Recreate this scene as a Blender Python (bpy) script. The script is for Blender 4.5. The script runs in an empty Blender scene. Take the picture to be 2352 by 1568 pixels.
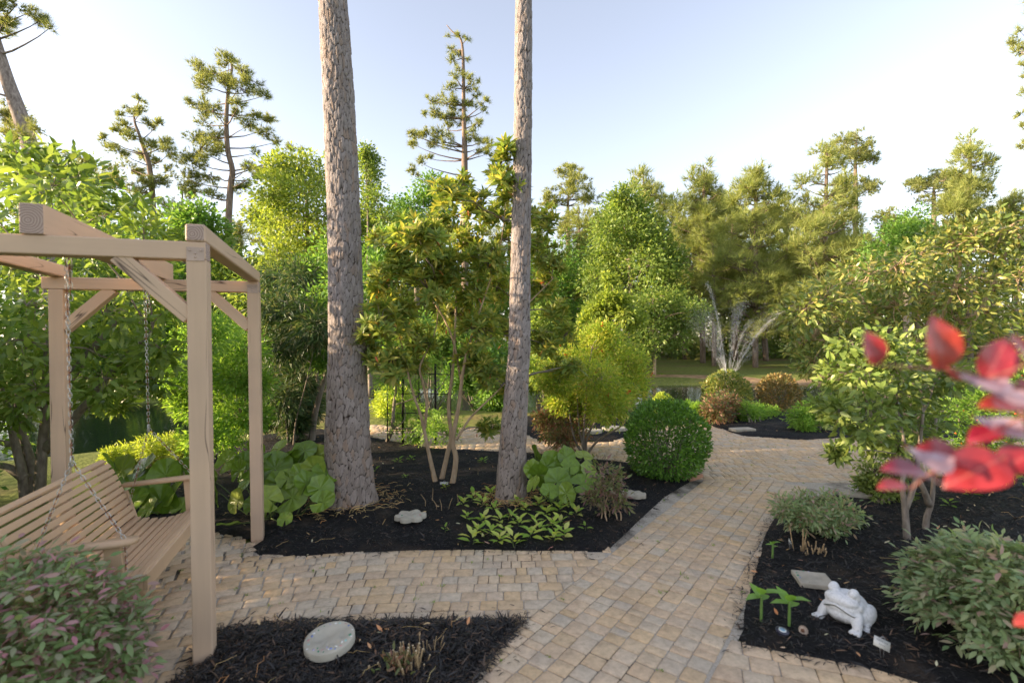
import bpy, bmesh, math, random
import numpy as np
from mathutils import Vector, Matrix, Euler

# ------------------------------------------------------------------ camera, sky, sun, exposure
SC = bpy.context.scene
COL = SC.collection
F, H, ROLL = 1111.0, 1.6, -0.0161          # focal length in picture units (2352 wide), eye height, camera roll
cam_d = bpy.data.cameras.new('camera')
cam_d.sensor_width = 36.0
cam_d.lens = 36.0 * F / 2352.0
cam_d.clip_start, cam_d.clip_end = 0.05, 900
cam_d.dof.use_dof = True
cam_d.dof.focus_distance = 9.0
cam_d.dof.aperture_fstop = 1.9
cam = bpy.data.objects.new('camera', cam_d)
COL.objects.link(cam)
cam.matrix_world = Matrix.Translation((0, 0, H)) @ Matrix.Rotation(math.pi/2, 4, 'X') @ Matrix.Rotation(ROLL, 4, 'Z')
SC.camera = cam

SUN_EL, SUN_AZ = math.radians(13), math.radians(-97)     # azimuth from +Y, clockwise positive
SDIR = Vector((math.sin(SUN_AZ)*math.cos(SUN_EL), math.cos(SUN_AZ)*math.cos(SUN_EL), math.sin(SUN_EL)))
world = bpy.data.worlds.new('World')
SC.world = world
world.use_nodes = True
wn = world.node_tree
wn.nodes.clear()
sky = wn.nodes.new('ShaderNodeTexSky')
sky.sky_type = 'NISHITA'
sky.sun_disc = False
sky.sun_elevation = SUN_EL
sky.sun_rotation = SUN_AZ
sky.air_density, sky.dust_density, sky.ozone_density = 1.0, 1.2, 1.6
bgn = wn.nodes.new('ShaderNodeBackground')
bgn.inputs['Strength'].default_value = 0.15
wout = wn.nodes.new('ShaderNodeOutputWorld')
hs = wn.nodes.new('ShaderNodeHueSaturation')            # pale, hazy evening air
hs.inputs['Saturation'].default_value = 0.62
wn.links.new(sky.outputs[0], hs.inputs['Color'])
warm = wn.nodes.new('ShaderNodeMix')                    # white balance of the evening light
warm.data_type, warm.blend_type = 'RGBA', 'MULTIPLY'
warm.inputs[0].default_value = 1.0
warm.inputs[7].default_value = (1.06, 0.98, 0.97, 1)
wn.links.new(hs.outputs[0], warm.inputs[6])
wn.links.new(warm.outputs[2], bgn.inputs[0])
wn.links.new(bgn.outputs[0], wout.inputs[0])

sun_d = bpy.data.lights.new('sun', 'SUN')
sun_d.energy = 5.0
sun_d.angle = math.radians(0.6)
sun_d.color = (1.0, 0.77, 0.51)
sun = bpy.data.objects.new('sun', sun_d)
COL.objects.link(sun)
sun.rotation_euler = SDIR.to_track_quat('Z', 'Y').to_euler()

SC.view_settings.view_transform = 'Standard'
SC.view_settings.look = 'None'
SC.view_settings.gamma = 1.0
SC.view_settings.exposure = 1.66
SC.view_settings.use_curve_mapping = False
SC.render.engine = 'CYCLES'
cy = SC.cycles
cy.use_denoising = True
cy.max_bounces = 7
cy.diffuse_bounces = 4
cy.glossy_bounces = 2
cy.transmission_bounces = 4
cy.transparent_max_bounces = 8
cy.caustics_reflective = cy.caustics_refractive = False
cy.sample_clamp_indirect = 6

# ------------------------------------------------------------------ helpers
RNG = np.random.default_rng(7)
CR, SR = math.cos(ROLL), math.sin(ROLL)
def unroll(x, y):
    u, v = x - 1176.0, y - 784.0
    return CR*u + SR*v, -SR*u + CR*v
def Wp(x, y, D):                      # a point at distance D seen in that direction
    u, v = unroll(x, y)
    return np.array([u*D/F, D, H - v*D/F])
def G(x, y, z=0.0):                   # the point of the level z seen in that direction
    u, v = unroll(x, y)
    D = (H - z)*F/v
    return np.array([u*D/F, D, z])
def G2(x, y, z=0.0):
    return G(x, y, z)[:2]
def px(D, p):                         # size of p picture units at distance D
    return p*D/F

def tag(o, label=None, cat=None, group=None, kind=None):
    if label: o['label'] = label
    if cat: o['category'] = cat
    if group: o['group'] = group
    if kind: o['kind'] = kind
    return o
def thing(name, loc, label, cat, group=None, rotz=0.0):
    o = bpy.data.objects.new(name, None)
    o.empty_display_size = 0.1
    o.location = Vector([float(c) for c in loc])
    o.rotation_euler = (0, 0, rotz)
    COL.objects.link(o)
    return tag(o, label, cat, group)

class Geo:
    """collects vertices and faces (with a material slot each)"""
    def __init__(s):
        s.V, s.F, s.n = [], [], 0
    def add(s, V, F_, m=0):
        V = np.asarray(V, float).reshape(-1, 3)
        if not isinstance(F_, (list, tuple)) or (len(F_) and not isinstance(F_[0], np.ndarray)):
            F_ = [np.asarray(F_, int)]
        for f in F_:
            if len(f): s.F.append((f + s.n, m))
        s.V.append(V); s.n += len(V)
        return s
    def mesh(s, name, mats, smooth=False, off=(0, 0, 0)):
        me = bpy.data.meshes.new(name)
        if s.n == 0: return me
        V = np.concatenate(s.V) - np.asarray(off, float)
        loops = np.concatenate([f.ravel() for f, m in s.F]).astype(np.int32)
        tot = np.concatenate([np.full(len(f), f.shape[1], np.int32) for f, m in s.F])
        mi = np.concatenate([np.full(len(f), m, np.int32) for f, m in s.F])
        me.vertices.add(len(V)); me.vertices.foreach_set('co', V.astype(np.float32).ravel())
        me.loops.add(len(loops)); me.loops.foreach_set('vertex_index', loops)
        me.polygons.add(len(tot))
        st = np.zeros(len(tot), np.int32); st[1:] = np.cumsum(tot)[:-1]
        me.polygons.foreach_set('loop_start', st)
        me.polygons.foreach_set('loop_total', tot)
        me.polygons.foreach_set('material_index', mi)
        if smooth: me.polygons.foreach_set('use_smooth', np.ones(len(tot), bool))
        for m in (mats if isinstance(mats, (list, tuple)) else [mats]): me.materials.append(m)
        me.update(calc_edges=True)
        me.validate()
        return me
    def obj(s, name, mats, parent=None, smooth=False, kind=None, off=None):
        o_ = (parent.location if parent is not None else (0, 0, 0)) if off is None else off
        o = bpy.data.objects.new(name, s.mesh(name, mats, smooth, o_))
        if parent is not None: o.parent = parent
        elif off is not None: o.location = off
        COL.objects.link(o)
        if kind: o['kind'] = kind
        return o
def mobj(name, me, parent=None, M=None, mats=None):
    o = bpy.data.objects.new(name, me)
    COL.objects.link(o)
    if parent is not None: o.parent = parent
    if M is not None: o.matrix_local = M
    return o

def norm(a):
    a = np.asarray(a, float)
    return a/np.maximum(np.linalg.norm(a, axis=-1, keepdims=True), 1e-9)
def rand_dirs(n, r=RNG):
    return norm(r.normal(size=(n, 3)))

def tube(pts, rad, sides=6, cap=True):
    P = np.asarray(pts, float); n = len(P)
    R = np.broadcast_to(np.asarray(rad, float), (n,))
    T = norm(np.gradient(P, axis=0))
    ref = np.array([1.0, 0, 0]) if abs(T[0][0]) < 0.8 else np.array([0, 1.0, 0])
    a = np.linspace(0, 2*math.pi, sides, endpoint=False)
    V = []
    for i in range(n):
        ref = ref - T[i]*np.dot(ref, T[i]); ref = ref/max(np.linalg.norm(ref), 1e-9)
        b = np.cross(T[i], ref)
        V.append(P[i] + R[i]*(np.cos(a)[:, None]*ref + np.sin(a)[:, None]*b))
    V = np.concatenate(V)
    i = np.arange(n-1)[:, None]*sides; j = np.arange(sides)[None]; k = (j+1) % sides
    Q = np.stack([i+j, i+k, i+sides+k, i+sides+j], -1).reshape(-1, 4)
    fs = [Q]
    if cap: fs += [np.arange(sides)[::-1][None], (np.arange(sides)+(n-1)*sides)[None]]
    return V, fs
def curve(a, b, sag=0.0, n=6, wob=0.0, r=RNG):
    a, b = np.asarray(a, float), np.asarray(b, float)
    t = np.linspace(0, 1, n)[:, None]
    P = a + (b-a)*t
    P[:, 2] += sag*np.sin(np.pi*t[:, 0])
    if wob: P[1:-1] += r.normal(size=(n-2, 3))*wob
    return P
def smooth_path(pts, n=24):
    """a Catmull-Rom curve through the points"""
    P = np.asarray(pts, float)
    P = np.vstack([2*P[0]-P[1], P, 2*P[-1]-P[-2]])
    out = []
    m = len(P)-3
    for s in np.linspace(0, m-1e-6, n):
        i = int(s); t = s-i
        p0, p1, p2, p3 = P[i:i+4]
        out.append(.5*((2*p1)+(-p0+p2)*t+(2*p0-5*p1+4*p2-p3)*t*t+(-p0+3*p1-3*p2+p3)*t**3))
    return np.array(out)

# leaf templates: x across, y along, z up
def leaf_small(w=.5):
    V = np.array([[0, 0, 0], [w/2, .45, .10*w], [0, 1, -.06], [-w/2, .45, .10*w]])
    return V, np.array([[0, 1, 2], [0, 2, 3]])
def leaf_mid(w=.4, droop=.12, fold=.12):
    y = [0, .28, .62, 1]; ws = [.02, .85, .8, 0]
    V = [[0, 0, 0]]
    for i in (1, 2):
        z = -droop*y[i]**2
        V += [[-w/2*ws[i], y[i], z+fold*w], [0, y[i], z], [w/2*ws[i], y[i], z+fold*w]]
    V.append([0, 1, -droop])
    Fq = [np.array([[0, 2, 1], [0, 3, 2], [4, 5, 7], [5, 6, 7]]), np.array([[1, 2, 5, 4], [2, 3, 6, 5]])]
    return np.array(V), Fq
def place(tpl, P, D, N, S, r=RNG):
    """copies of a leaf template at P pointing along D with the face towards N; S the length"""
    V, F_ = tpl
    D = norm(D); X = norm(np.cross(D, N)); Z = np.cross(X, D)
    S = np.broadcast_to(np.asarray(S, float), (len(P),))[:, None, None]
    W = (V[None, :, 0:1]*X[:, None] + V[None, :, 1:2]*D[:, None] + V[None, :, 2:3]*Z[:, None])*S + P[:, None]
    k = len(V); n = len(P)
    fs = F_ if isinstance(F_, list) else [F_]
    out = [(f[None] + (np.arange(n)*k)[:, None, None]).reshape(-1, f.shape[1]) for f in fs]
    return W.reshape(-1, 3), out
def frames(D, N):
    D = norm(D); X = norm(np.cross(D, N)); Z = np.cross(X, D)
    return X, D, Z
def mat4(p, X, Y, Z, s):
    return Matrix(((X[0]*s, Y[0]*s, Z[0]*s, p[0]), (X[1]*s, Y[1]*s, Z[1]*s, p[1]), (X[2]*s, Y[2]*s, Z[2]*s, p[2]), (0, 0, 0, 1)))

def vnoise(P, f, seed=0):
    """cheap smooth noise in [-1,1] made of sines"""
    r = np.random.default_rng(seed)
    P = np.asarray(P, float)
    out = np.zeros(len(P)); amp = 0
    for o in range(5):
        d = norm(r.normal(size=(3,)))*f*(1.0+.55*o)
        a = 1/(1+.4*o)
        out += a*np.sin(P @ d + r.uniform(0, 6.28) + 1.3*np.sin(P @ norm(r.normal(size=3))*f*.7 + r.uniform(0, 6.28)))
        amp += a
    return out/amp
def inside(poly, P):
    poly = np.asarray(poly, float); P = np.asarray(P, float)
    x, y = P[:, 0], P[:, 1]; c = np.zeros(len(P), bool)
    for i in range(len(poly)):
        x1, y1 = poly[i]; x2, y2 = poly[i-1]
        if y1 == y2: continue
        c ^= ((y1 > y) != (y2 > y)) & (x < (x2-x1)*(y-y1)/(y2-y1)+x1)
    return c
def edge_dist(poly, P):
    poly = np.asarray(poly, float); P = np.asarray(P, float)
    d = np.full(len(P), 1e9)
    for i in range(len(poly)):
        a, b = poly[i-1], poly[i]
        ab = b-a; t = np.clip(((P-a) @ ab)/max(ab @ ab, 1e-9), 0, 1)
        d = np.minimum(d, np.linalg.norm(P-(a+t[:, None]*ab), axis=1))
    return d

# ------------------------------------------------------------------ materials
MATS = {}
def nodes(name):
    m = bpy.data.materials.new(name); m.use_nodes = True
    nt = m.node_tree; nt.nodes.clear()
    out = nt.nodes.new('ShaderNodeOutputMaterial')
    MATS[name] = m
    return m, nt, out
def N(nt, t, **kw):
    n = nt.nodes.new(t)
    for k, v in kw.items():
        if k.startswith('i_'):
            key = k[2:]
            key = int(key) if key.isdigit() else key.replace('_', ' ')
            n.inputs[key].default_value = v
        else: setattr(n, k, v)
    return n
def ramp(nt, fac, cols, interp='LINEAR'):
    r = nt.nodes.new('ShaderNodeValToRGB'); cr = r.color_ramp; cr.interpolation = interp
    while len(cr.elements) < len(cols): cr.elements.new(.5)
    for e, (p, c) in zip(cr.elements, cols):
        e.position = p; e.color = (*c, 1)
    nt.links.new(fac, r.inputs[0])
    return r.outputs[0]
def rnd(nt):
    """a number for each loose piece and each object"""
    g = nt.nodes.new('ShaderNodeNewGeometry'); o = nt.nodes.new('ShaderNodeObjectInfo')
    a = N(nt, 'ShaderNodeMath', operation='ADD'); f = N(nt, 'ShaderNodeMath', operation='FRACT')
    nt.links.new(g.outputs['Random Per Island'], a.inputs[0]); nt.links.new(o.outputs['Random'], a.inputs[1])
    nt.links.new(a.outputs[0], f.inputs[0])
    return f.outputs[0]
def noise(nt, scale, detail=3, vec=None, rough=.5):
    n = N(nt, 'ShaderNodeTexNoise', i_Scale=scale, i_Detail=detail, i_Roughness=rough)
    if vec is not None: nt.links.new(vec, n.inputs['Vector'])
    return n.outputs['Fac']
def coord(nt, kind='Object', scale=None):
    c = nt.nodes.new('ShaderNodeTexCoord').outputs[kind]
    if scale is not None:
        mp = N(nt, 'ShaderNodeMapping'); mp.inputs['Scale'].default_value = scale
        nt.links.new(c, mp.inputs[0]); return mp.outputs[0]
    return c
def mix(nt, fac, a, b, blend='MIX'):
    n = N(nt, 'ShaderNodeMix', data_type='RGBA', blend_type=blend)
    for s, v in ((n.inputs[0], fac), (n.inputs[6], a), (n.inputs[7], b)):
        if hasattr(v, 'is_linked') or isinstance(v, bpy.types.NodeSocket): nt.links.new(v, s)
        else: s.default_value = (*v, 1) if isinstance(v, tuple) and len(v) == 3 else v
    return n.outputs[2]
def bump(nt, h, strength=.4, dist=.01):
    b = N(nt, 'ShaderNodeBump'); b.inputs['Strength'].default_value = strength; b.inputs['Distance'].default_value = dist
    nt.links.new(h, b.inputs['Height']); return b.outputs[0]

def leaf_mat(name, cols, trans=.35, rough=.42, spec=.35, tint=1.25, fleck=None, vary=.5):
    """cols: colours across the random number of each leaf"""
    m, nt, out = nodes(name)
    cols = [tuple(min(.75, c_*2.5) for c_ in k) for k in cols]
    c = ramp(nt, rnd(nt), [(i/max(len(cols)-1, 1), k) for i, k in enumerate(cols)])
    nz = noise(nt, 1.3, 2, coord(nt, 'Object'))
    hv = N(nt, 'ShaderNodeMapRange'); hv.inputs[1].default_value = .3; hv.inputs[2].default_value = .7
    hv.inputs[3].default_value = 1-.35*vary; hv.inputs[4].default_value = 1+.35*vary
    nt.links.new(nz, hv.inputs[0])
    mul = N(nt, 'ShaderNodeVectorMath', operation='SCALE'); nt.links.new(c, mul.inputs[0]); nt.links.new(hv.outputs[0], mul.inputs[3])
    c = mul.outputs[0]
    p = N(nt, 'ShaderNodeBsdfPrincipled'); p.inputs['Roughness'].default_value = rough; p.inputs['Specular IOR Level'].default_value = spec
    nt.links.new(c, p.inputs['Base Color'])
    t = N(nt, 'ShaderNodeBsdfTranslucent')
    tc = mix(nt, 1.0, c, (tint*1.05, tint*1.0, tint*.5), 'MULTIPLY'); nt.links.new(tc, t.inputs[0])
    ms = N(nt, 'ShaderNodeMixShader'); ms.inputs[0].default_value = min(.6, trans+.08)
    nt.links.new(p.outputs[0], ms.inputs[1]); nt.links.new(t.outputs[0], ms.inputs[2])
    nt.links.new(ms.outputs[0], out.inputs[0])
    return m
def plain(name, col, rough=.6, metal=0.0, spec=.4, var=.2, scale=8.0, bmp=0.0, col2=None, bscale=None, bdist=.005):
    m, nt, out = nodes(name)
    v = coord(nt, 'Object')
    nz = noise(nt, scale, 4, v)
    c2 = col2 or tuple(max(0, k*(1-var)) for k in col)
    c1 = col if col2 else tuple(min(1, k*(1+var)) for k in col)
    c = ramp(nt, nz, [(.3, c2), (.7, c1)])
    p = N(nt, 'ShaderNodeBsdfPrincipled'); p.inputs['Roughness'].default_value = rough
    p.inputs['Metallic'].default_value = metal; p.inputs['Specular IOR Level'].default_value = spec
    nt.links.new(c, p.inputs['Base Color'])
    if bmp: nt.links.new(bump(nt, noise(nt, bscale or scale*6, 5, v, .65), bmp, bdist), p.inputs['Normal'])
    nt.links.new(p.outputs[0], out.inputs[0])
    return m
def bark_mat(name, dark, mid, light, scale=14.0, stretch=.25, bmp=.8, dist=.01):
    m, nt, out = nodes(name)
    v = coord(nt, 'Object', (scale, scale, scale*stretch))
    a = noise(nt, 1.0, 5, v, .65)
    b = noise(nt, .12, 2, v)
    c = ramp(nt, a, [(.32, dark), (.5, mid), (.7, light)])
    c = mix(nt, b, c, mix(nt, .5, c, mid))
    p = N(nt, 'ShaderNodeBsdfPrincipled'); p.inputs['Roughness'].default_value = .9; p.inputs['Specular IOR Level'].default_value = .15
    nt.links.new(c, p.inputs['Base Color'])
    nt.links.new(bump(nt, a, bmp, dist), p.inputs['Normal'])
    nt.links.new(p.outputs[0], out.inputs[0])
    return m
# ------------------------------------------------------------------ setting: ground, pond, beds, paths
def ground_mat():
    m, nt, out = nodes('lawn')
    v = coord(nt, 'Object')
    a = noise(nt, .35, 4, v, .6); b = noise(nt, 7.0, 5, v, .7)
    g = ramp(nt, b, [(.3, (.11, .135, .034)), (.6, (.20, .225, .06)), (.8, (.28, .27, .09))])
    d = ramp(nt, b, [(.3, (.13, .085, .045)), (.7, (.27, .19, .11))])
    f = ramp(nt, a, [(.52, (0, 0, 0)), (.66, (1, 1, 1))])
    c = mix(nt, f, g, d)
    p = N(nt, 'ShaderNodeBsdfPrincipled'); p.inputs['Roughness'].default_value = .95; p.inputs['Specular IOR Level'].default_value = .1
    nt.links.new(c, p.inputs['Base Color'])
    nt.links.new(bump(nt, b, .9, .05), p.inputs['Normal'])
    nt.links.new(p.outputs[0], out.inputs[0])
    return m
WL = -0.5
FARZ = -0.2
near_edge = [G2(-900, 1110, WL), G2(-200, 1105, WL), G2(150, 1080, WL), G2(430, 1046, WL), G2(620, 985, WL), G2(880, 958, WL), G2(1220, 972, WL), G2(1500, 984, WL),
             G2(1850, 990, WL), G2(2400, 992, WL), G2(3200, 1000, WL)]
far_edge = [G2(3200, 886, WL), G2(2500, 882, WL), G2(2000, 881, WL), G2(1550, 885, WL), G2(1200, 888, WL), G2(900, 890, WL), G2(600, 908, WL), G2(270, 931, WL), G2(0, 940, WL), G2(-400, 950, WL), G2(-1200, 960, WL)]
POND = np.array(near_edge + far_edge)
def ground_z(P):
    P = np.asarray(P, float)
    ins = inside(POND, P); d = edge_dist(POND, P)
    z = np.empty(len(P))
    far = P[:, 1] > 12.6 + .0*P[:, 0]
    far |= (P[:, 0] < -9) & (P[:, 1] > 11)
    flat = np.where(far, FARZ + np.clip((P[:, 1]-24)/40, 0, 1)*.5, -.03)
    wid = np.where(far, 2.2, 1.3)
    t = np.clip(d/wid, 0, 1); t = t*t*(3-2*t)
    z = WL + .01 + (flat-WL-.01)*t
    z = np.where(ins, WL - np.clip(d*.5, 0, .9), z)
    z += np.where(far & ~ins & (d > 1), vnoise(np.c_[P, P[:, 0]*0], .5, 3)*.06, 0)
    return z
xs = np.concatenate([[-400, -250, -150, -100, -70], np.arange(-50, -16, 1.0), np.arange(-16, 16, .25), np.arange(16, 50, 1.0), [70, 100, 150, 250, 400]])
ys = np.concatenate([[-200, -80, -30, -12, -5], np.arange(-2, 30, .25), np.arange(30, 70, 1.5), [80, 110, 150, 220, 400]])
XX, YY = np.meshgrid(xs, ys)
PP = np.c_[XX.ravel(), YY.ravel()]
zz = ground_z(PP)
nx, ny = len(xs), len(ys)
ii = (np.arange(ny-1)[:, None]*nx + np.arange(nx-1)[None]).ravel()
g = Geo(); g.add(np.c_[PP, zz], np.stack([ii, ii+1, ii+nx+1, ii+nx], -1))
ground = g.obj('ground', ground_mat(), smooth=True, kind='structure')
tag(ground, 'patchy grass ground around the garden and along the pond banks', 'ground')

# a worn dirt track on the far bank
def dirt_mat():
    return plain('dirt', (.36, .24, .14), .95, spec=.1, var=.3, scale=3, bmp=.5)
trk = []
for x, y in [(-300, 905), (0, 896), (260, 888), (480, 884), (700, 883), (940, 883), (1250, 872), (1450, 863), (1700, 864), (1850, 866), (2000, 850), (2300, 838)]:
    trk.append(G(x, y, FARZ))
trk = smooth_path(trk, 90)
T = norm(np.gradient(trk, axis=0)); S = np.c_[-T[:, 1], T[:, 0], T[:, 0]*0]
wv = (.45 + .12*np.sin(np.arange(90)*.7))[:, None]
L, R_ = trk+S*wv, trk-S*wv
V = np.concatenate([L, trk, R_]); V[:, 2] = ground_z(V[:, :2]) + np.r_[np.full(90, .01), np.full(90, .03), np.full(90, .01)]
i = np.arange(89)
g = Geo(); g.add(V, np.concatenate([np.stack([i+90, i+91, i+1, i], -1), np.stack([i+180, i+181, i+91, i+90], -1)]))
tag(g.obj('path', dirt_mat(), smooth=True, kind='structure'), 'worn tan dirt track along the far grass bank of the pond', 'path')

# pond water
def water_mat():
    m, nt, out = nodes('pond_water')
    v = coord(nt, 'Object', (1, .35, 1))
    p = N(nt, 'ShaderNodeBsdfPrincipled')
    p.inputs['Base Color'].default_value = (.018, .03, .016, 1)
    p.inputs['Roughness'].default_value = .04; p.inputs['Specular IOR Level'].default_value = .6; p.inputs['IOR'].default_value = 1.33
    n1 = noise(nt, 2.2, 3, v); n2 = noise(nt, 9, 2, v)
    a = N(nt, 'ShaderNodeMath', operation='ADD'); nt.links.new(n1, a.inputs[0]); nt.links.new(n2, a.inputs[1])
    nt.links.new(bump(nt, a.outputs[0], .12, .05), p.inputs['Normal'])
    nt.links.new(p.outputs[0], out.inputs[0])
    return m
xs2 = np.linspace(-60, 60, 61); ys2 = np.linspace(3, 30, 28)
X2, Y2 = np.meshgrid(xs2, ys2); i2 = (np.arange(27)[:, None]*61+np.arange(60)[None]).ravel()
cc = np.c_[X2.ravel(), Y2.ravel()]
qd = np.stack([i2, i2+1, i2+62, i2+61], -1)
ctr = cc[qd].mean(1)
qd = qd[inside(POND, ctr) | (edge_dist(POND, ctr) < 1.6)]
g = Geo(); g.add(np.c_[cc, np.full(len(cc), WL)], qd)
tag(g.obj('pond_water', water_mat(), smooth=True, kind='structure'), 'still dark green water of the garden pond', 'pond')

# ---- mulch beds
def mulch_mats():
    m, nt, out = nodes('mulch_bed')
    v = coord(nt, 'Object')
    a = noise(nt, 60, 5, v, .7)
    b = noise(nt, 3.0, 3, v, .6)
    c = ramp(nt, a, [(.3, (.004, .004, .005)), (.65, (.015, .0145, .0155)), (.8, (.035, .03, .026))])
    c = mix(nt, ramp(nt, b, [(.55, (0, 0, 0)), (.72, (.6, .6, .6))]), c, (.07, .05, .035))
    p = N(nt, 'ShaderNodeBsdfPrincipled'); p.inputs['Roughness'].default_value = .85; p.inputs['Specular IOR Level'].default_value = .25
    nt.links.new(c, p.inputs['Base Color']); nt.links.new(bump(nt, a, 1, .02), p.inputs['Normal'])
    nt.links.new(p.outputs[0], out.inputs[0])
    m2, nt, out = nodes('mulch_shreds')
    c = ramp(nt, rnd(nt), [(0, (.008, .007, .007)), (.5, (.023, .021, .0205)), (.80, (.052, .046, .043)), (.90, (.085, .055, .036)), (1, (.19, .11, .065))])
    p = N(nt, 'ShaderNodeBsdfPrincipled'); p.inputs['Roughness'].default_value = .6; p.inputs['Specular IOR Level'].default_value = .4
    nt.links.new(c, p.inputs['Base Color']); nt.links.new(p.outputs[0], out.inputs[0])
    return m, m2
M_MULCH, M_SHRED = mulch_mats()
M_LITTER = leaf_mat('fallen_leaf', [(.34, .12, .05), (.45, .22, .12), (.28, .15, .07), (.5, .30, .20), (.42, .12, .10)], trans=.15, rough=.7)
M_NEEDLE = leaf_mat('pine_straw', [(.30, .14, .05), (.42, .24, .11), (.36, .2, .09)], trans=.1, rough=.7)
def bed_height(poly, P, amp):
    d = edge_dist(poly, P)
    t = np.clip(d/.16, 0, 1)
    P3 = np.c_[P, P[:, 0]*0]
    return -.014 + .05*amp*np.sin(t*np.pi/2) + t*(.014*vnoise(P3, 6, 11)+.008*vnoise(P3, 21, 12)+.004*vnoise(P3, 55, 14))*amp
BEDS = {}
def bed(key, pxpoly, cell, chips, litter, label, amp=1.0, straws=0):
    r = np.random.default_rng(len(BEDS)+50)
    poly = np.array([G2(x, y) for x, y in pxpoly])
    BEDS[key] = poly
    lo, hi = poly.min(0), poly.max(0)
    lo = np.maximum(lo, [-9, 1.2]); hi = np.minimum(hi, [9, 14])
    nx, ny = int((hi[0]-lo[0])/cell)+2, int((hi[1]-lo[1])/cell)+2
    gx, gy = lo[0]+np.arange(nx)*cell, lo[1]+np.arange(ny)*cell
    X, Y = np.meshgrid(gx, gy); P = np.c_[X.ravel(), Y.ravel()]
    i = (np.arange(ny-1)[:, None]*nx+np.arange(nx-1)[None]).ravel()
    q = np.stack([i, i+1, i+nx+1, i+nx], -1)
    ok = inside(poly, P[q].mean(1)); q = q[ok]
    used = np.unique(q); mp = np.full(len(P), -1); mp[used] = np.arange(len(used)); P = P[used]; q = mp[q]
    z = np.where(inside(poly, P), bed_height(poly, P, amp), -.016)
    g = Geo(); g.add(np.c_[P, z], q)
    o = g.obj('mulch_bed', M_MULCH, smooth=True, kind='structure')
    tag(o, label, 'mulch bed')
    def scatter(n, margin):
        Q = r.uniform(lo, hi, (n*3, 2))
        w = np.clip(3.2/np.maximum(Q[:, 1], 1.2), .25, 1.0)       # finer where one stands close
        Q = Q[(r.random(len(Q)) < w)]
        Q = Q[inside(poly, Q) | (edge_dist(poly, Q) < margin)]
        return Q[:n]
    Q = scatter(chips, .025)
    ins = inside(poly, Q)
    Z = np.where(ins, bed_height(poly, Q, amp), .004) + r.uniform(.0, .014, len(Q))
    a = r.uniform(0, 2*np.pi, len(Q)); tilt = r.normal(0, .28, len(Q))
    D = np.c_[np.cos(a), np.sin(a), tilt]; Nn = np.c_[r.normal(0, .5, len(Q)), r.normal(0, .5, len(Q)), np.ones(len(Q))]
    Ln = r.gamma(3, .0075, len(Q))+.010
    tpl = (np.array([[-.04, 0, 0], [.04, 0, 0], [.06, .5, .07], [-.06, .5, .07], [0, 1, -.02]]), [np.array([[0, 1, 2, 3]]), np.array([[3, 2, 4]])])
    V, F_ = place(tpl, np.c_[Q, Z], D, Nn, Ln)
    g = Geo(); g.add(V, F_)
    g.obj('mulch', M_SHRED, parent=o, kind='stuff')
    if litter:
        Q = scatter(litter, 0); n = len(Q)
        a = r.uniform(0, 2*np.pi, n)
        D = np.c_[np.cos(a), np.sin(a), r.normal(0, .25, n)]; Nn = np.c_[r.normal(0, .35, n), r.normal(0, .35, n), np.ones(n)]
        V, F_ = place(leaf_mid(.36, -.25, .2), np.c_[Q, bed_height(poly, Q, amp)+.016], D, Nn, r.uniform(.02, .055, n))
        g = Geo(); g.add(V, F_); g.obj('fallen_leaves', M_LITTER, parent=o, kind='stuff')
    if straws:
        Q = scatter(straws, 0); n = len(Q); g = Geo()
        for k in range(n):
            a = r.uniform(0, 6.28); l = r.uniform(.06, .16)
            d = np.array([math.cos(a), math.sin(a), 0])*l
            z0 = bed_height(poly, Q[k:k+1], amp)[0]+.017
            p0 = np.r_[Q[k], z0]; p = curve(p0, p0+d, .012, 5, .006, r)
            V, F_ = tube(p, .0012, 3, False); g.add(V, F_)
        g.obj('pine_straw', M_NEEDLE, parent=o, kind='stuff')
    return o
bed('tree', [(600, 1238), (566, 1256), (590, 1275), (700, 1279), (830, 1269), (960, 1263), (1200, 1268), (1395, 1268), (1470, 1195), (1530, 1140), (1592, 1103), (1500, 1072), (1400, 1056),
             (1240, 1041), (1000, 1030), (870, 1006), (740, 985), (600, 1000), (430, 1060), (250, 1120), (230, 1190), (330, 1230), (440, 1212), (520, 1232)], .035, 27000, 130,
    'black shredded mulch bed around the two tall pine trunks', straws=28)
bed('front', [(380, 1590), (445, 1532), (490, 1452), (600, 1436), (760, 1426), (1000, 1420), (1205, 1418), (1150, 1480), (1085, 1568), (1050, 1640), (340, 1640)], .025, 25000, 16,
    'black mulch bed with the round mosaic stone beside the swing frame post', straws=18)
bed('toad', [(1699, 1484), (1702, 1400), (1726, 1300), (1762, 1200), (1800, 1150), (1880, 1140), (1975, 1124), (2050, 1100), (2352, 1085), (2700, 1085), (2700, 1500), (2300, 1640), (2090, 1570), (1980, 1536), (1830, 1508)],
    .035, 27000, 110, 'black mulch bed around the white toad statue', straws=28)
bed('pond', [(1620, 973), (1700, 1001), (1850, 1011), (1920, 1006), (2400, 1012), (2400, 955), (1620, 945)], .09, 6000, 40, 'dark mulch bed between the paved plaza and the pond')
bed('round', [(1180, 985), (1240, 1013), (1400, 1016), (1446, 1002), (1440, 962), (1180, 955)], .09, 4000, 20, 'dark mulch bed with two round white stones behind the feathery shrub')

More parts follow.
